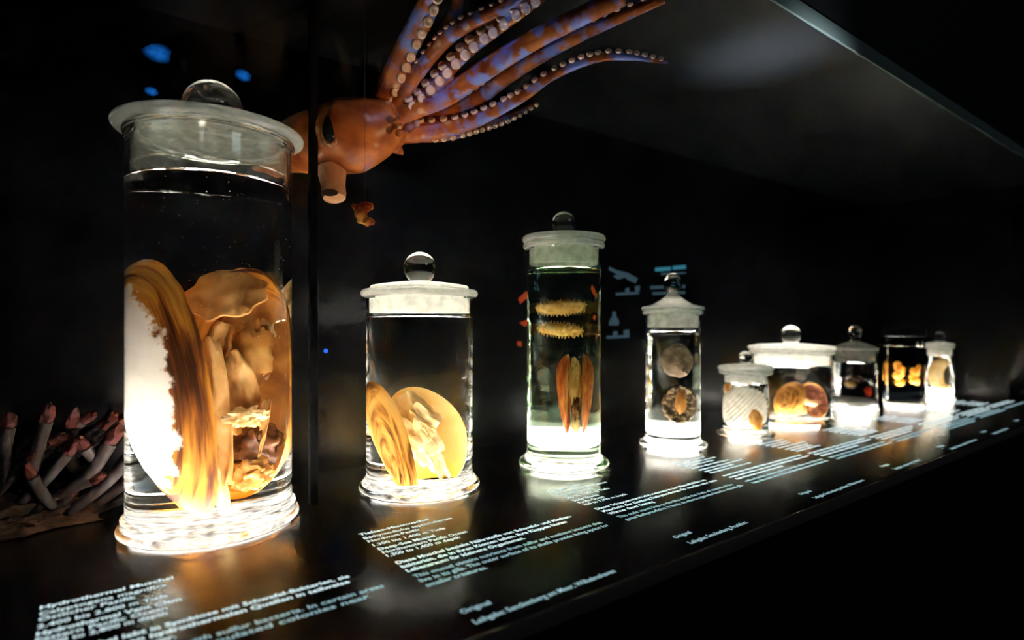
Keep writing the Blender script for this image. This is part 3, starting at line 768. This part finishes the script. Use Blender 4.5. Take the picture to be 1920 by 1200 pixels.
# --- square vessel: lumps
for x, lab, sd_ in ((1684, 'golden lumpy specimen beside the near corner of the square vessel', 3), (1717, 'golden lumpy specimen against the far side of the square vessel', 7)):
    zb = 0.058
    root = spec_empty('lumpy_sponge', 8, zb, lab, 'specimen', 'golden lumps in the square vessel')
    rnd = random.Random(sd_)
    bm = bmesh.new()
    for i in range(9):
        q = Vector((rnd.uniform(-0.007, 0.007), rnd.uniform(-0.008, 0.008), rnd.uniform(-0.022, 0.022)))
        r_ = rnd.uniform(0.0070, 0.0105)
        b2 = blob_bm(q, (r_, r_, r_), 0.25, 2.2, sd_ + i, 3); me = bpy.data.meshes.new('t'); b2.to_mesh(me); b2.free(); bm.from_mesh(me); bpy.data.meshes.remove(me)
    c8 = ap(8, x, 700, 0.0); c8.x *= 1.28
    for v in bm.verts: v.co += c8
    o = spec_part('body', bm, 8, zb, M['yellow_lump'], root)
    rmf = o.modifiers.new('remesh', 'REMESH'); rmf.mode = 'VOXEL'; rmf.voxel_size = 0.0012; rmf.use_smooth_shade = True

# --- jar 9: cream curved specimen
zb = 0.0295
c9 = spec_empty('curved_worm', 9, zb, 'cream curved specimen standing on the white block in the narrow short jar', 'specimen')
bm = bmesh.new()
pts = catmull([ap(9, 1776, 686), ap(9, 1766, 682), ap(9, 1756, 692), ap(9, 1754, 706), ap(9, 1758, 720), ap(9, 1770, 726), ap(9, 1781, 725)], 8)
tube(bm, pts, lerp_list([0.008, 0.0125, 0.013, 0.013, 0.012, 0.009, 0.003], 8), 16, up=Vector((0, 1, 0.01)))
spec_part('body', bm, 9, zb, M['cream'], c9)

# ------------------------------------------------------------------ squid, mirrored in the front glass, built solid inside the case
SQ = {}
M['squid'] = None
def squid_material():
    m = new_mat('orange_squid_skin'); n, l = nodes_of(m); b = n['Principled BSDF']
    tc = n.new('ShaderNodeTexCoord')
    nz = n.new('ShaderNodeTexNoise'); nz.inputs['Scale'].default_value = 38; nz.inputs['Detail'].default_value = 5
    sp = n.new('ShaderNodeTexVoronoi'); sp.inputs['Scale'].default_value = 42
    l.new(tc.outputs['Object'], nz.inputs['Vector']); l.new(tc.outputs['Object'], sp.inputs['Vector'])
    cr = n.new('ShaderNodeValToRGB'); e = cr.color_ramp.elements
    e[0].position, e[0].color = 0.33, (0.22, 0.035, 0.006, 1); e[1].position, e[1].color = 0.68, (0.60, 0.17, 0.03, 1)
    l.new(nz.outputs['Fac'], cr.inputs[0])
    # pale spots
    mr = n.new('ShaderNodeMapRange'); mr.inputs[1].default_value = 0.10; mr.inputs[2].default_value = 0.22; mr.inputs[3].default_value = 0.55; mr.inputs[4].default_value = 0
    l.new(sp.outputs['Distance'], mr.inputs[0])
    mx = n.new('ShaderNodeMix'); mx.data_type = 'RGBA'; mx.inputs[7].default_value = (0.80, 0.52, 0.30, 1)
    l.new(mr.outputs[0], mx.inputs[0]); l.new(cr.outputs[0], mx.inputs[6])
    # bluish violet patches along the arms, away from the head
    at = n.new('ShaderNodeAttribute'); at.attribute_name = 'arm'
    n2 = n.new('ShaderNodeTexNoise'); n2.inputs['Scale'].default_value = 46; n2.inputs['Detail'].default_value = 3
    l.new(tc.outputs['Object'], n2.inputs['Vector'])
    r2 = n.new('ShaderNodeMapRange'); r2.inputs[1].default_value = 0.475; r2.inputs[2].default_value = 0.60
    l.new(n2.outputs['Fac'], r2.inputs[0])
    mu = n.new('ShaderNodeMath'); mu.operation = 'MULTIPLY'; l.new(r2.outputs[0], mu.inputs[0]); l.new(at.outputs['Fac'], mu.inputs[1])
    m2 = n.new('ShaderNodeMix'); m2.data_type = 'RGBA'; m2.inputs[7].default_value = (0.20, 0.26, 0.74, 1)
    l.new(mu.outputs[0], m2.inputs[0]); l.new(mx.outputs[2], m2.inputs[6])
    l.new(m2.outputs[2], b.inputs['Base Color'])
    b.inputs['Roughness'].default_value = 0.38; b.inputs['Specular IOR Level'].default_value = 0.4
    bp = n.new('ShaderNodeBump'); bp.inputs['Strength'].default_value = 0.4; bp.inputs['Distance'].default_value = 0.001
    l.new(nz.outputs['Fac'], bp.inputs['Height']); l.new(bp.outputs['Normal'], b.inputs['Normal'])
    return m
M['squid'] = squid_material()
M['sucker'] = flesh_mat('pale_pink_sucker', [(0.3, (0.80, 0.50, 0.38)), (0.7, (0.95, 0.72, 0.60))], (40, 40, 40), 0.1, 0.4, bump=0)
M['eye_dark'] = pmat('dark_eye', (0.01, 0.012, 0.014), 0.08, 0.6)
M['eye_ring'] = pmat('orange_eyelid', (0.42, 0.17, 0.07), 0.4, 0.4)
M['funnel'] = flesh_mat('pale_orange_funnel', [(0.3, (0.55, 0.20, 0.07)), (0.7, (0.78, 0.46, 0.26))], (60, 60, 60), 0.1, 0.45)
M['funnel_dark'] = pmat('dark_funnel_mouth', (0.04, 0.012, 0.006), 0.6)

def dd(y, off=0.0):
    return min(0.73, 0.600 + max(-40, y) * 0.00050) + off

ARMS = [  # picture course, depth offset, radii in metres, sucker side (-1 below/right, 1 above/left, 0 none), sucker radius
    ([(712, 215), (726, 172), (766, 82), (797, 22), (815, -22)], 0.010, [0.017, 0.0150, 0.0135, 0.0125, 0.010], [(-0.80, 0.0060, 2.2)]),
    ([(735, 205), (766, 155), (813, 90), (850, 30), (862, -15)], 0.030, [0.013, 0.0095, 0.0085, 0.008, 0.006], []),
    ([(735, 215), (752, 184), (808, 104), (861, 54), (950, 12), (1000, -18)], 0.000, [0.014, 0.0085, 0.0085, 0.0085, 0.007, 0.005], [(0.70, 0.0036, 2.4)]),
    ([(745, 222), (785, 187), (826, 146), (880, 92), (935, 52), (1020, -8)], -0.004, [0.013, 0.0075, 0.0085, 0.0080, 0.007, 0.005], [(0.50, 0.0062, 2.1), (-0.50, 0.0062, 2.1)]),
    ([(738, 228), (772, 207), (837, 180), (916, 126), (995, 78), (1078, 36), (1170, -6)], -0.008, [0.016, 0.0115, 0.0120, 0.0120, 0.0110, 0.0100, 0.0085], []),
    ([(760, 236), (815, 222), (893, 186), (956, 138), (1035, 92), (1125, 48), (1245, -4)], 0.012, [0.014, 0.0095, 0.0105, 0.0100, 0.0085, 0.0075, 0.006], [(0.75, 0.0040, 2.3)]),
    ([(730, 245), (798, 246), (869, 233), (916, 214), (980, 180), (1035, 142), (1114, 110), (1178, 106), (1253, 118)], -0.004, [0.018, 0.0125, 0.0100, 0.0085, 0.0070, 0.0060, 0.0052, 0.0045, 0.0020], [(0.70, 0.0048, 2.2)]),
    ([(790, 250), (837, 252), (897, 238), (956, 219), (1010, 192)], 0.028, [0.012, 0.0085, 0.0075, 0.0060, 0.0022], [(-0.8, 0.0042, 2.2)]),
    ([(700, 255), (735, 272), (757, 290)], -0.004, [0.020, 0.011, 0.002], []),
]
sq = empty('squid', px(655, 330, 0.70), 'reflected orange squid with spread arms, built solid above the jars', 'squid')
base = sq.location.copy()
bm = bmesh.new()
head = catmull([px(478, 302, 0.735), px(520, 288, 0.742), px(565, 272, 0.735), px(612, 264, 0.715), px(660, 254, 0.705), px(705, 238, 0.700), px(745, 218, 0.698)], 8)
tube(bm, [p - base for p in head], lerp_list([0.004, 0.026, 0.036, 0.041, 0.0455, 0.037, 0.022], 8), 32)
arm_curves = []
for course, off, radii, sk in ARMS:
    c = catmull([px(x, y, dd(y, off)) for x, y in course], 10); rr = lerp_list(radii, 10)
    tube(bm, [p - base for p in c], rr, 16); arm_curves.append((c, rr, sk))
rnd = random.Random(4)
for x, y, r_ in ((745, 228, .005), (765, 240, .006), (780, 232, .005), (748, 250, .005)):
    b2 = blob_bm(px(x, y, 0.668) - base, (r_, r_, r_), 0.2, 2, int(x), 3); me = bpy.data.meshes.new('t'); b2.to_mesh(me); b2.free(); bm.from_mesh(me); bpy.data.meshes.remove(me)
tmp = bm_obj('tmp_squid', bm, None)
md = tmp.modifiers.new('r', 'REMESH'); md.mode = 'VOXEL'; md.voxel_size = 0.0017
ms = tmp.modifiers.new('s', 'SMOOTH'); ms.factor = 0.5; ms.iterations = 6
dg = bpy.context.evaluated_depsgraph_get()
me = bpy.data.meshes.new_from_object(tmp.evaluated_get(dg)); me.name = 'squid_body'
bpy.data.objects.remove(tmp)
at = me.attributes.new('arm', 'FLOAT', 'POINT')
hc = px(720, 232, 0.70) - base
at.data.foreach_set('value', [max(0.0, min(1.0, ((v.co - hc).length - 0.045) / 0.05)) if v.co.x > hc.x - 0.02 else 0.0 for v in me.vertices])
body = mesh_obj('body', me, M['squid'], sq, sharp=None)

# suckers: little cups in rows
bm = bmesh.new(); lathe(bm, [(0, -0.6), (0.75, -0.5), (1.0, 0.0), (0.94, 0.30), (0.74, 0.46), (0.46, 0.46), (0.26, 0.34), (0, 0.30)], 14)
sm = bpy.data.meshes.new('sucker'); bm.to_mesh(sm); bm.free(); sm.materials.append(M['sucker'])
sm.polygons.foreach_set('use_smooth', [True] * len(sm.polygons))
view = Vector((UX, UY, 0))
for c, rr, sk in arm_curves:
    for side, sr, gap in sk:
        acc = 0.0
        for i in range(4, len(c) - 1):
            acc += (c[i] - c[i - 1]).length
            scale = sr * (0.55 + 0.45 * min(1, rr[i] / 0.009))
            if acc < gap * scale: continue
            acc = 0.0
            t_ = (c[i + 1] - c[i - 1]).normalized()
            nrm = t_.cross(view).normalized()
            if nrm.z < 0: nrm = -nrm
            ca = max(-1, min(1, side)); out = (nrm * ca - view * math.sqrt(max(0.05, 1 - ca * ca))).normalized()
            p = c[i] + out * (rr[i] + scale * 0.22)
            if p.z > ZC - 0.01: continue
            o = bpy.data.objects.new('sucker', sm); COL.objects.link(o); o.parent = sq
            o.matrix_local = Matrix.Translation(p - base) @ out.to_track_quat('Z', 'Y').to_matrix().to_4x4() @ Matrix.Scale(scale, 4)
# eye
ep = px(619, 241, 0.6665)
q = (-view + Vector((-0.15, 0, 0.05))).to_track_quat('Z', 'Y').to_matrix().to_4x4()
bm = bmesh.new(); lathe(bm, arc(0, 0, 1.0, -90, 90, 14, 0.55)[0:1] and [(0, -0.5)] + [(math.cos(math.radians(a)), 0.5 * math.sin(math.radians(a))) for a in range(-70, 90, 14)] + [(0, 0.5)], 28)
bm.transform(Matrix.Diagonal((0.0088, 0.0165, 0.012, 1)))
eye = bm_obj('eye', bm, M['eye_dark'], sq); eye.matrix_local = Matrix.Translation(ep - base) @ q
bm = bmesh.new()
ringp = [Vector((math.cos(a) * 0.0102, math.sin(a) * 0.0185, 0)) for a in [2 * PI * i / 32 for i in range(33)]]
tube(bm, ringp, [0.0030] * 33, 10)
lidr = bm_obj('eyelid', bm, M['eye_ring'], sq); lidr.matrix_local = Matrix.Translation(ep - base + view * 0.0015) @ q
# funnel
bm = bmesh.new()
f0, f1 = px(622, 318, 0.700) - base, px(627, 372, 0.690) - base
fp = [f0.lerp(f1, t) for t in (0, 0.3, 0.6, 0.85, 1.0)]
tube(bm, fp, [0.018, 0.0155, 0.0140, 0.0142, 0.0130], 20)
bm_obj('funnel', bm, M['funnel'], sq)
bm = bmesh.new(); lathe(bm, [(0, -0.0015), (0.0085, -0.0012), (0.0095, 0.0003), (0.0085, 0.0012), (0, 0.0012)], 20)
fo = bm_obj('funnel_mouth', bm, M['funnel_dark'], sq)
fo.matrix_local = Matrix.Translation(f1 + (f1 - f0).normalized() * -0.004 - view * 0.0150) @ (-view + Vector((0, 0, -0.35))).to_track_quat('Z', 'Y').to_matrix().to_4x4() @ Matrix.Diagonal((1, 0.45, 1, 1))
for x, y in ((690, 200), (940, 110)):
    p = px(x, y, dd(y, 0.012)); bm = bmesh.new()
    tube(bm, [p - base, Vector((p.x, p.y, ZC)) - base], [0.00022, 0.00022], 6)
    bm_obj('hanging_wire', bm, M['wire'], sq)

# small scrap under the funnel
sp_ = px(684, 402, 0.635)
scrap = empty('orange_scrap', sp_, 'small ragged red and yellow scrap hanging below the squid', 'specimen')
M['scrap'] = flesh_mat('red_yellow_scrap', [(0.35, (0.30, 0.02, 0.01)), (0.5, (0.62, 0.13, 0.02)), (0.62, (0.85, 0.42, 0.06))], (60, 60, 60), 0.1, 0.5)
bm = bmesh.new()
for a, b_, r_ in (((660, 384), (672, 392), .0035), ((672, 390), (700, 386), .0065), ((672, 392), (682, 412), .0075), ((682, 410), (670, 417), .004), ((684, 412), (702, 418), .005), ((684, 410), (690, 424), .0045)):
    tube(bm, [px(*a, 0.635) - sp_, (px(*a, 0.635) + px(*b_, 0.635)) / 2 - sp_, px(*b_, 0.635) - sp_], [r_ * 0.7, r_, r_ * 0.5], 10)
so = bm_obj('body', bm, M['scrap'], scrap)
rmf = so.modifiers.new('remesh', 'REMESH'); rmf.mode = 'VOXEL'; rmf.voxel_size = 0.0012; rmf.use_smooth_shade = True
bm = bmesh.new(); tube(bm, [Vector((0, 0, 0.006)), Vector((0, 0, ZC - sp_.z))], [0.0002, 0.0002], 6)
bm_obj('hanging_wire', bm, M['wire'], scrap)

# ------------------------------------------------------------------ tubeworm colony, likewise a mirrored image built as solid shapes
M['tube_pale'] = flesh_mat('pale_worm_tube', [(0.3, (0.022, 0.013, 0.012)), (0.5, (0.045, 0.033, 0.031)), (0.7, (0.085, 0.078, 0.085))], (70, 70, 30), 0.1, 0.6)
M['plume'] = flesh_mat('dark_red_plume', [(0.3, (0.035, 0.007, 0.006)), (0.6, (0.11, 0.026, 0.022))], (120, 120, 120), 0.1, 0.5)
M['rock'] = flesh_mat('dark_brown_rock', [(0.3, (0.03, 0.018, 0.012)), (0.6, (0.10, 0.06, 0.04))], (60, 60, 60), 0, 0.8, bump=1.0)
tw = empty('tubeworm_colony', (-0.045, 0.765, 0), 'dim reflected colony of pale tubeworms with red plumes beside the tallest jar', 'tubeworm')
bm = blob_bm((-0.012, 0.006, 0.004), (0.066, 0.024, 0.026), 0.5, 2.6, 9, 5)
for v in bm.verts: v.co.z = max(0.0005, v.co.z)
bm_obj('rock', bm, M['rock'], tw)
WORMS = [((20, 870), (95, 830), 10), ((60, 900), (85, 790), 9), ((90, 880), (190, 800), 10), ((40, 940), (125, 850), 9), ((110, 930), (205, 830), 11),
         ((60, 960), (170, 900), 9), ((130, 960), (240, 860), 10), ((90, 1000), (235, 905), 9), ((10, 900), (15, 800), 9), ((130, 860), (225, 790), 9),
         ((-10, 930), (55, 860), 9), ((150, 900), (135, 800), 9), ((160, 990), (260, 920), 8), ((30, 990), (130, 925), 8), ((75, 860), (155, 790), 8),
         ((180, 890), (160, 840), 8), ((-30, 880), (-20, 800), 9), ((100, 950), (60, 895), 8)]
rnd = random.Random(12)
for i, (a, b_, rp) in enumerate(WORMS):
    d_ = 0.60 + 0.0012 * i * (1 if i % 2 else -1); r0 = rp * d_ / FPX * 1.25
    def wp(p, dd_):
        q = px(p[0], p[1], 0.62); s_ = (p[0] - 960) / FPX; d2 = (0.765 + dd_) / (UY - UX * s_); q = px(p[0], p[1], d2); q.z = max(0.004, q.z); return q - tw.location
    off = rnd.uniform(-0.018, 0.006)
    p0, p2 = wp(a, off + 0.008), wp(b_, off - 0.006); p1 = (p0 + p2) / 2 + Vector((rnd.uniform(-.006, .006), 0, rnd.uniform(-.006, .006)))
    c = catmull([p0, p1, p2], 6)
    bm = bmesh.new(); tube(bm, c, lerp_list([r0 * 0.75, r0 * 0.95, r0 * 1.05], 6), 14)
    tb = bm_obj('tube', bm, M['tube_pale'], tw)
    tdir = (c[-1] - c[-2]).normalized()
    bm = blob_bm((0, 0, 0), (r0 * 1.0, r0 * 0.9, r0 * rnd.uniform(1.5, 2.4)), 0.3, 2.2, i, 3)
    bm.transform(Matrix.Translation(c[-1] + tdir * r0 * 0.9) @ tdir.to_track_quat('Z', 'Y').to_matrix().to_4x4())
    bm_obj('plume', bm, M['plume'], tb)

# ------------------------------------------------------------------ captions on the shelf
DE2 = ['Diese Muschel bezieht Nährstoffe von Schwefel- und Methan-', 'bakterien, die in ihren Kiemen leben. Ihre Klappen bieten', 'Lebensraum für kleinere Organismen.']
EN2 = ['This mussel obtains nutrients from sulfur and methane bacteria that', 'live in its gills. The outer surface of its shells provide living space for', 'smaller creatures.']
LW, LF = 'Leihgabe: Senckenberg am Meer, Wilhelmshaven', 'Leihgabe: Senckenberg, Frankfurt'
ROWS = [.546, .5345, .5245, .5125, .5005, .491, .482]
CAPS = [
    (-0.0237, 'backlit caption nearest the camera, in front of the tallest jar', 
     [('Hydrothermal Muschel', .085), ('Calyptogena magnifica', .079), ('Östlicher Pazifik', .058), ('2.400 bis 2.800 m Tiefe', .078), ('Hydrothermal Vent Clam', .085), ('Eastern Pacific Ocean', .075), ('2,400 to 2,800 m depth', .074)],
     [('Die Muschel lebt in Symbiose mit Schwefel-Bakterien, sie', .202), ('kommt nahe an hydrothermalen Quellen in teilweise', .1985), ('dichten Kolonien vor.', .075)],
     [('It lives in symbiosis with sulfur bacteria. In certain areas', .2175), ('it forms densely populated colonies near', .201), ('vents.', .02)], LW, .141),
    (0.2210, 'backlit caption in front of the medium jar with pale yellow mussel',
     [('Tiefsee-Miesmuschel', .0765), ('Bathymodiolus septemdierum', .0985), ('Nordwest-Pazifik', .055), ('1.300 bis 1.400 m Tiefe', .0775), ('Deep-Sea Mussel', .059), ('Northwestern Pacific Ocean', .090), ('1,300 to 1,400 m depth', .0762)],
     [(DE2[0], .2058), (DE2[1], .1895), (DE2[2], .126)], [(EN2[0], .218), (EN2[1], .2178), (EN2[2], .0585)], LW, .141),
    (0.4648, 'backlit caption in front of the slim tall greenish jar',
     [('Schuppenwurm', .0563), ('Branchipolynoe pettiboneae', .0906), ('Nordwestlicher Pazifik', .0577), ('360 bis 1.900 m Tiefe', .0723), ('Scale Worm', .0406), ('Pacific Ocean', .041), ('360 to 1,900 m depth', .071)],
     [('Dieser Schuppenwurm lebt meistens in der Mantelhöhle von', .2035), ('Muscheln der Gattung Bathymodiolus. Es werden sehr viele', .2144), ('Würmer dieser Gattung', .0736)],
     [('This scale worm lives preferably inside the shells of mussels of the', .2139), ('genus Bathymodiolus. It feeds on microorganisms found in mussel gills', .2202)], LF, .0968),
]
jobs = []       # (curve object, width, x, y, target key)
def text_line(s, x, y, width, key, bold):
    cu = bpy.data.curves.new('line', 'FONT'); cu.body = s; cu.size = 0.0086; cu.resolution_u = 2
    cu.offset = 0.00018 if bold else 0.00008
    o = bpy.data.objects.new('line', cu); COL.objects.link(o)
    jobs.append((o, width, x, y, key))
store = {}
roots = []
for x, lab, hd, de, en, cr_, cw in CAPS:
    root = empty('exhibit_caption', (x, 0.45, 0.0002), lab, 'caption', 'backlit captions on the shelf'); roots.append(root)
    i = len(roots)
    for (s, wd), y in zip(hd, ROWS): text_line(s, x, y, wd, (i, 'heading'), hd.index((s, wd)) in (0, 4))
    for (s, wd), y in zip(de, (.4625, .4525, .4425)): text_line(s, x, y, wd, (i, 'german_paragraph'), True)
    for (s, wd), y in zip(en, (.429, .419, .4085)): text_line(s, x, y, wd, (i, 'english_paragraph'), False)
    text_line('Original', x, .3555, .0255, (i, 'origin_line'), False); text_line(cr_, x, .3345 + 0.0035, cw, (i, 'lender_line'), False)
FAR = [(0.7045, 'backlit caption in front of the cone lidded jar', [.076, .088, .07, .09, .108, .07, .1], [.2117, .215, .12], [.21, .208], LW, .1325, 41),
       (0.9355, 'backlit caption in front of the smallest squat jar', [.077, .07, .06, .09, .074, .07, .08], [.205, .205, .13], [.201, .205], LF, .095, 42),
       (1.1585, 'backlit caption in front of the widest low jar', [.083, .06, .06, .088, .08, .09, .08], [.2, .17, .13], [.195, .10], LW, .1315, 43),
       (1.3820, 'backlit caption in front of the domed jar', [.08, .09, .07, .09, .08, .08, .09], [.2, .2, .17], [.19, .19, .15], LF, .095, 44),
       (1.6000, 'backlit caption in front of the square vessel', [.08, .09, .07, .09, .08, .08, .09], [.2, .2, .17], [.19, .19], None, 0, 45),
       (1.8150, 'backlit caption farthest along the shelf, cut by the picture edge', [.08, .09, .07, .09, .08, .08, .09], [.19, .19], [.18], None, 0, 46)]
def mark_line(bm, x, y, width, rnd, h=0.0040):
    """letter-sized marks in word groups: too small in the picture to read"""
    cx_ = x
    while cx_ < x + width:
        n_ = rnd.randint(3, 10)
        for k in range(n_):
            if cx_ > x + width: break
            lw = 0.0022; hh = h * (1.0 if rnd.random() > 0.3 else 1.35)
            a = [bm.verts.new((cx_ + dx, y + dy, 0.0)) for dx, dy in ((0, 0), (lw * 0.84, 0), (lw * 0.84, hh), (0, hh))]
            bm.faces.new(a); cx_ += lw
        cx_ += 0.0018
for x, lab, hd, de, en, cr_, cw, sd_ in FAR:
    root = empty('exhibit_caption', (x, 0.45, 0.0002), lab, 'caption', 'backlit captions on the shelf'); roots.append(root)
    i = len(roots); rnd = random.Random(sd_); dy = -(x - 0.5) * 0.012
    for nm, ws, ys, mt in (('heading', hd, ROWS, 'text'), ('german_paragraph', de, (.4625, .4525, .4425), 'text'), ('english_paragraph', en, (.429, .419, .4085), 'text_dim')):
        bm = bmesh.new()
        for wd, y in zip(ws, ys): mark_line(bm, 0, y - 0.45 + dy, wd, rnd)
        bm_obj(nm, bm, M[mt], root, smooth=False)
    text_line('Original', x, .3555 + dy * 0.7, .0255, (i, 'origin_line'), False)
    if cr_: text_line(cr_, x, .338 + dy * 0.7, cw, (i, 'lender_line'), False)
dg = bpy.context.evaluated_depsgraph_get()
for o, width, x, y, key in jobs:
    me = bpy.data.meshes.new_from_object(o.evaluated_get(dg))
    xs = [v.co.x for v in me.vertices]; s_ = width / (max(xs) - min(xs)); x_0 = min(xs)
    root = roots[key[0] - 1]
    for v in me.vertices: v.co = Vector(((v.co.x - x_0) * s_ + x - root.location.x, v.co.y + y - root.location.y, 0.0))
    store.setdefault(key, bmesh.new()).from_mesh(me)
    bpy.data.meshes.remove(me)
for o, *_ in jobs:
    cu = o.data; bpy.data.objects.remove(o); bpy.data.curves.remove(cu)
for (i, nm), bm in store.items():
    bm_obj(nm, bm, M['text_dim'] if nm in ('english_paragraph', 'origin_line', 'lender_line') else M['text'], roots[i - 1], smooth=False)

# ------------------------------------------------------------------ hall reflected in the front glass, put as glowing patches on the back wall
def on_wall(x, y):
    s = (x - 960) / FPX; d = (YB - 0.0012) / (UY - UX * s)
    return px(x, y, d)
def wall_poly(name, polys, mat, label, cat):
    c0 = on_wall(*polys[0][0]); root = empty(name, c0, label, cat) if len(polys) > 1 else None
    for pl in polys:
        bm = bmesh.new()
        bm.faces.new([bm.verts.new(on_wall(*p) - c0) for p in pl])
        g = bmesh.ops.extrude_face_region(bm, geom=bm.faces[:])
        for v in [e for e in g['geom'] if isinstance(e, bmesh.types.BMVert)]: v.co.y += 0.0010
        bmesh.ops.recalc_face_normals(bm, faces=bm.faces[:])
        o = bm_obj('reflected_patch' if root else name, bm, M[mat], root, smooth=False)
        if not root: o.location = c0; tag(o, label, cat)
def quad(x0, y0, x1, y1, sk=0): return [(x0, y0 + sk), (x1, y0 - sk), (x1, y1 - sk), (x0, y1 + sk)]
wall_poly('animal_diagram_reflection', [[(1143, 500), (1155, 506), (1178, 512), (1196, 522), (1192, 531), (1180, 526), (1172, 520), (1160, 524), (1150, 518), (1158, 514), (1142, 506)], quad(1155, 548, 1198, 553, 1), [(1173, 541), (1180, 539), (1180, 548), (1173, 549)], [(1191, 537), (1200, 535), (1199, 546), (1192, 547)]], 'slate', 'faint reflected slate blue diagram on the back wall beside the greenish jar', 'graphic')
wall_poly('bottle_diagram_reflection', [[(1149, 584), (1155, 584), (1155, 592), (1161, 602), (1160, 610), (1142, 610), (1143, 602), (1149, 592)], quad(1138, 629, 1180, 634, 1), [(1150, 622), (1158, 621), (1158, 630), (1150, 631)], [(1170, 619), (1180, 618), (1180, 629), (1170, 630)]], 'slate', 'faint reflected bottle shaped slate diagram low on the back wall', 'graphic')
wall_poly('cyan_reflection', [quad(1229, 501, 1258, 508, 1), quad(1262, 498, 1286, 505, 1)], 'cyan', 'bright reflected cyan bars on the back wall above the cone lidded jar', 'graphic')
wall_poly('slate_text_reflection', [quad(1220, 535, 1285, 541, 1), quad(1224, 547, 1285, 552, 1), quad(1240, 511, 1286, 514, 1)], 'slate', 'faint reflected slate text bars behind the knob of the cone lidded jar', 'graphic')
wall_poly('red_reflection', [[(972, 560), (985, 548), (998, 540), (1002, 548), (994, 558), (984, 562), (976, 570)], [(974, 605), (988, 600), (996, 606), (984, 612)], [(970, 640), (978, 640), (978, 650), (970, 648)]], 'red_mirrored', 'faint reflected red print on the back wall beside the greenish jar', 'graphic')
wall_poly('blue_reflection', [[(262, 92), (285, 82), (324, 80), (316, 126), (290, 120), (266, 112)]], 'blue', 'reflected blue display high on the back wall above the tallest jar lid', 'glow')
wall_poly('blue_reflection', [[(437, 130), (446, 122), (472, 140), (470, 154), (440, 152)]], 'blue', 'small reflected blue display above the knob of the tallest jar', 'glow')
wall_poly('blue_reflection', [[(268, 164), (290, 160), (298, 176), (284, 182), (270, 178)]], 'blue', 'dim small reflected blue patch left of the tallest jar knob', 'glow')
def mirrored_dot(x, y, label, r=0.0032):
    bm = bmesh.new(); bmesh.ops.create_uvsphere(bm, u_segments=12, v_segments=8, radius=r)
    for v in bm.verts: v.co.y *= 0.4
    o = bm_obj('reflected_dot', bm, M['blue_dot'], sharp=None); o.location = on_wall(x, y)
    tag(o, label, 'light', 'blue reflected dots')
mirrored_dot(611, 658, 'small blue reflected dot on the back wall between the first two jars')
